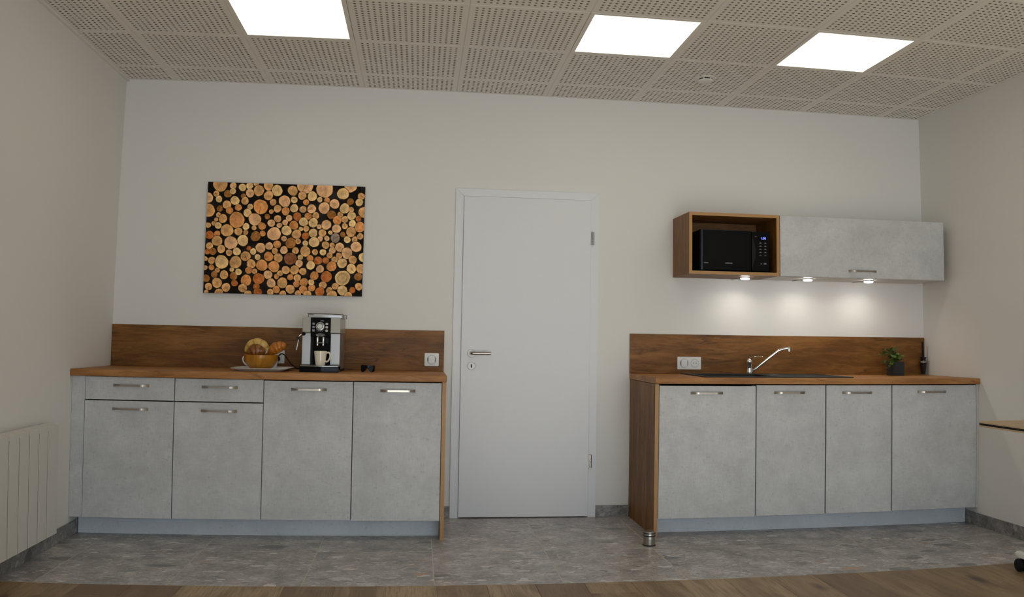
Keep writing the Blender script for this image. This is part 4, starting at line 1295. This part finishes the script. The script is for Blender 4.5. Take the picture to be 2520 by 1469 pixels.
# ------------------------------------------------------------------ sunglasses
gx, gy = 1.6030, -0.345
t = thing('sunglasses', (gx, gy, ZC), 'black wraparound sunglasses lying on the left worktop near its right end', 'sunglasses')
def shield(sign):
    b = B()
    out = [(0.000, 0.0405), (0.034, 0.0430), (0.0390, 0.0370), (0.0385, 0.0120), (0.0350, 0.0030), (0.0260, 0.0006), (0.0150, 0.0060), (0.0060, 0.0190), (0.000, 0.0230)]
    n = len(out)
    fr, bk = [], []
    for x, z in out:
        y = gy + 6.5*x*x
        fr.append(b.verts.new((gx + sign*x, y, ZC + z)))
        bk.append(b.verts.new((gx + sign*x, y + 0.004, ZC + z)))
    b.faces.new(fr if sign > 0 else list(reversed(fr))); b.faces.new(list(reversed(bk)) if sign > 0 else bk)
    for i in range(n):
        j = (i+1) % n
        b.faces.new((fr[j], fr[i], bk[i], bk[j]))
    bmesh.ops.recalc_face_normals(b, faces=b.faces[:])
    return b
for s_ in (-1, 1):
    obj('lens', shield(s_), M_blk, t)
    b_ = B(); tube(b_, spline([(gx + s_*0.0385, gy + 0.012, ZC + 0.036), (gx + s_*0.0410, gy + 0.050, ZC + 0.034), (gx + s_*0.0380, gy + 0.090, ZC + 0.026), (gx + s_*0.0330, gy + 0.118, ZC + 0.004)], 5), 0.0024, 8, ry=0.0045)
    obj('temple', b_, M_blkm, t, SM)

# ------------------------------------------------------------------ microwave
VX0, VX1, VZ0, VZ1, VY = 3.6320, 4.0960, 1.5830, 1.8420, -0.318
t = thing('microwave', ((VX0+VX1)/2, -0.17, CB + 0.02), 'black microwave oven standing in the open oak cabinet', 'microwave')
obj('housing', bx(VX0 + 0.002, VX1 - 0.002, VY + 0.020, -0.030, VZ0, VZ1 - 0.002, 0.003), M_blkm, t)
VD = 3.9750
dor = obj('door', bx(VX0, VD - 0.001, VY, VY + 0.0195, VZ0 + 0.002, VZ1, 0.003, 2), M_blk, t)
obj('window', bx(VX0 + 0.040, VD - 0.045, VY - 0.0012, VY - 0.0002, VZ0 + 0.060, VZ1 - 0.030), plain('microwave_window', (0.005, 0.005, 0.006), 0.16, spec=0.12), dor)
b_ = B(); tube(b_, spline([(VX0 + 0.014, VY - 0.0003, VZ0 + 0.012), (VX0 + 0.014, VY - 0.004, VZ0 + 0.02), (VX0 + 0.014, VY - 0.004, VZ1 - 0.02), (VX0 + 0.014, VY - 0.0003, VZ1 - 0.006)], 4), 0.0055, 10, ry=0.0035); obj('trim_strip', b_, plain('dark_blue_gloss', (0.05, 0.055, 0.075), 0.2, 0.5), dor, SM)
M_lab = plain('grey_lettering', (0.45, 0.45, 0.46), 0.5)
M_lab2 = plain('dim_lettering', (0.16, 0.155, 0.15), 0.5)
text_mesh('lettering', 'SAMSUNG', 0.0105, M_lab, dor, (3.8240, VY - 0.0008, 1.6310))
obj('printed_mark', bx(3.6600, 3.6880, VY - 0.0010, VY - 0.0002, 1.6275, 1.6335), M_lab2, dor)
ctl = obj('control_panel', bx(VD + 0.001, VX1, VY, VY + 0.0195, VZ0 + 0.002, VZ1 - 0.004, 0.003, 2), M_blk, t)
b_ = B(); prism(b_, [(VD + 0.002, 1.600)] + [(VD + 0.002 + 0.026*math.sin(PI*q/14), 1.600 + 0.215*q/14) for q in range(1, 14)] + [(VD + 0.002, 1.815)], VY - 0.004, VY - 0.0003)
obj('handle', b_, M_blkm, t)
text_mesh('display', '1:50', 0.0205, emit('blue_digits', (0.02, 0.10, 1.0), 2.2), ctl, (4.0550, VY - 0.0010, 1.7955))
obj('printed_mark', bx(3.9960, 4.0120, VY - 0.0010, VY - 0.0002, 1.8050, 1.8085), M_lab2, ctl)
for q in range(5):
    for s_ in (0, 1):
        cx, cz = 4.0360 + s_*0.0330, 1.7660 - q*0.0198
        b_ = B(); prism(b_, [(cx - 0.010, cz - 0.0035), (cx + 0.010, cz - 0.0035), (cx + 0.004, cz + 0.001), (cx, cz + 0.0045), (cx - 0.004, cz + 0.001)], VY - 0.0010, VY - 0.0002)
        obj('button', b_, M_lab2 if q < 4 else plain('faint_key', (0.06, 0.055, 0.05), 0.5), ctl)
b_ = B(); prism(b_, [(4.0360 + 0.0, 1.6300), (4.0460, 1.6300), (4.0410, 1.6385)], VY - 0.0010, VY - 0.0002); obj('button', b_, M_lab2, ctl)
b_ = B(); prism(b_, rrect(4.0580, 4.0760, 1.6290, 1.6390, 0.003), VY - 0.0010, VY - 0.0002); obj('button', b_, M_lab2, ctl)
for qx in (VX0 + 0.03, VX1 - 0.03):
    for qy in (VY + 0.05, -0.06):
        b_ = B(); lathe(b_, [(0.012, CB + 0.0203), (0.014, VZ0 - 0.0002)], (qx, qy, 0), 14); obj('foot', b_, M_rub, t)

# ------------------------------------------------------------------ door stop
sx_, sy_ = 3.1910, -0.7900
t = thing('door_stop', (sx_, sy_, 0), 'round steel door stop with black rubber rings standing on the tiles', 'door stop')
b_ = B(); lathe(b_, [(0.0335, 0.0065), (0.0335, 0.033), (0.0328, 0.0335), (0.0335, 0.034), (0.0335, 0.074), (0.0310, 0.0785), (0.020, 0.0800), (0.004, 0.0803)], (sx_, sy_, 0), 40); obj('cylinder', b_, M_steelz, t, SM)
b_ = B(); lathe(b_, [(0.0365, 0.0004), (0.0370, 0.003), (0.0350, 0.0063)], (sx_, sy_, 0), 40); obj('base_ring', b_, M_rub, t, SM)
for z_ in (0.0545, 0.0695):
    b_ = B()
    lathe(b_, [(0.0337 + 0.003*math.sin(PI*q/6), z_ - 0.003 + 0.006*q/6) for q in range(7)], (sx_, sy_, 0), 40); obj('rubber_ring', b_, M_rub, t, SM)

# ------------------------------------------------------------------ radiator on the left wall
t = thing('radiator', (0.055, -1.5, 0.11), 'white column radiator on the left wall beside the left counter', 'radiator')
ys = [-0.9950, -1.1230, -1.2250, -1.3280, -1.4320, -1.5370, -1.6410, -1.7450, -1.8490]
for i, (ya, yb) in enumerate(zip(ys, ys[1:])):
    b_ = B()
    g_ = 0.0024
    # front face slightly rounded at the vertical edges, top sloping back
    prof = rrect(yb + g_, ya - g_, 0.045, 0.100, 0.0008, 1)
    b3 = [(y, x) for y, x in prof]
    zt = 0.660
    lo = [b_.verts.new((x, y, 0.1120)) for y, x in b3]
    hi = [b_.verts.new((x, y, zt - 0.010*(1 if x > 0.09 else 0) + 0.004)) for y, x in b3]
    n_ = len(lo)
    b_.faces.new(lo); b_.faces.new(hi)
    for q in range(n_):
        r_ = (q+1) % n_
        b_.faces.new((lo[q], lo[r_], hi[r_], hi[q]))
    bmesh.ops.recalc_face_normals(b_, faces=b_.faces[:])
    obj('section', b_, M_rad, t)
M_gap = plain('radiator_gap_shade', (0.10, 0.098, 0.09), 0.8)  # dark strips painted in place of the shade between sections
for yb in ys[1:-1]:
    obj('gap_shade', bx(0.046, 0.0994, yb - 0.0022, yb + 0.0022, 0.1125, 0.6350), M_gap, t)
obj('back_channel', bx(0.020, 0.0448, ys[-1] + 0.01, ys[0] - 0.004, 0.125, 0.6520, 0.003), M_rad, t)
obj('bracket', bx(0.0006, 0.0198, -1.25, -1.15, 0.2, 0.6), M_rad, t)
obj('bracket', bx(0.0006, 0.0198, -1.70, -1.60, 0.2, 0.6), M_rad, t)
obj('control_box', bx(0.0215, 0.0445, -0.9945, -0.9300, 0.125, 0.6560, 0.003), M_rad, t)

# ------------------------------------------------------------------ table at the right edge
t = thing('folding_table', (5.05, -1.86, 0), 'oak topped table with black edge stripe at the right, on castors', 'table')
tx0, tx1, ty0, ty1 = 4.7360, 5.3600, -2.260, -1.4700
M_ttop = plain('table_oak', (0.58, 0.42, 0.25), 0.45, vary=0.12, scale=12)
zt = 0.7400
def slab(z0, z1, ins, m, nm):
    b = B(); prism(b, rrect(tx0 + ins, tx1 - ins, ty0 + ins, ty1 - ins, 0.05 - ins, 6), z0, z1, 'z'); return obj(nm, b, m, t)
slab(zt - 0.0065, zt, 0.0, M_ttop, 'tabletop')
slab(zt - 0.0172, zt - 0.0067, 0.0, M_blkm, 'edge_band')
slab(zt - 0.0255, zt - 0.0174, 0.0, M_ttop, 'underside')
M_leg = plain('white_powder_coat', (0.88, 0.88, 0.87), 0.4, vary=0.01)
for lx in (4.889, 5.230):
    b_ = B(); prism(b_, rrect(lx - 0.020, lx + 0.020, -2.19, -1.605, 0.018, 5), 0.0700, 0.0980, 'z')
    bmesh.ops.bevel(b_, geom=[e for e in b_.edges if abs(e.verts[0].co.z - e.verts[1].co.z) < 1e-6], offset=0.006, segments=2, affect='EDGES')
    ft = obj('foot', b_, M_leg, t, SM)
    obj('post', bx(lx - 0.018, lx + 0.018, -1.93, -1.87, 0.0982, 0.7130, 0.004), M_leg, t)
    for yy in (-1.640, -2.155):
        b_ = B()
        for s_ in (-1, 1):
            lathe(b_, [(0.010, s_*0.0065), (0.027, s_*0.0065), (0.0325, s_*0.010), (0.0325, s_*0.017), (0.026, s_*0.021), (0.006, s_*0.021)], (lx, yy, 0.0330), 24, 'x')
        tube(b_, [(lx, yy, 0.033), (lx, yy, 0.0695)], 0.006, 8)
        obj('castor', b_, M_blkm, t, SM)
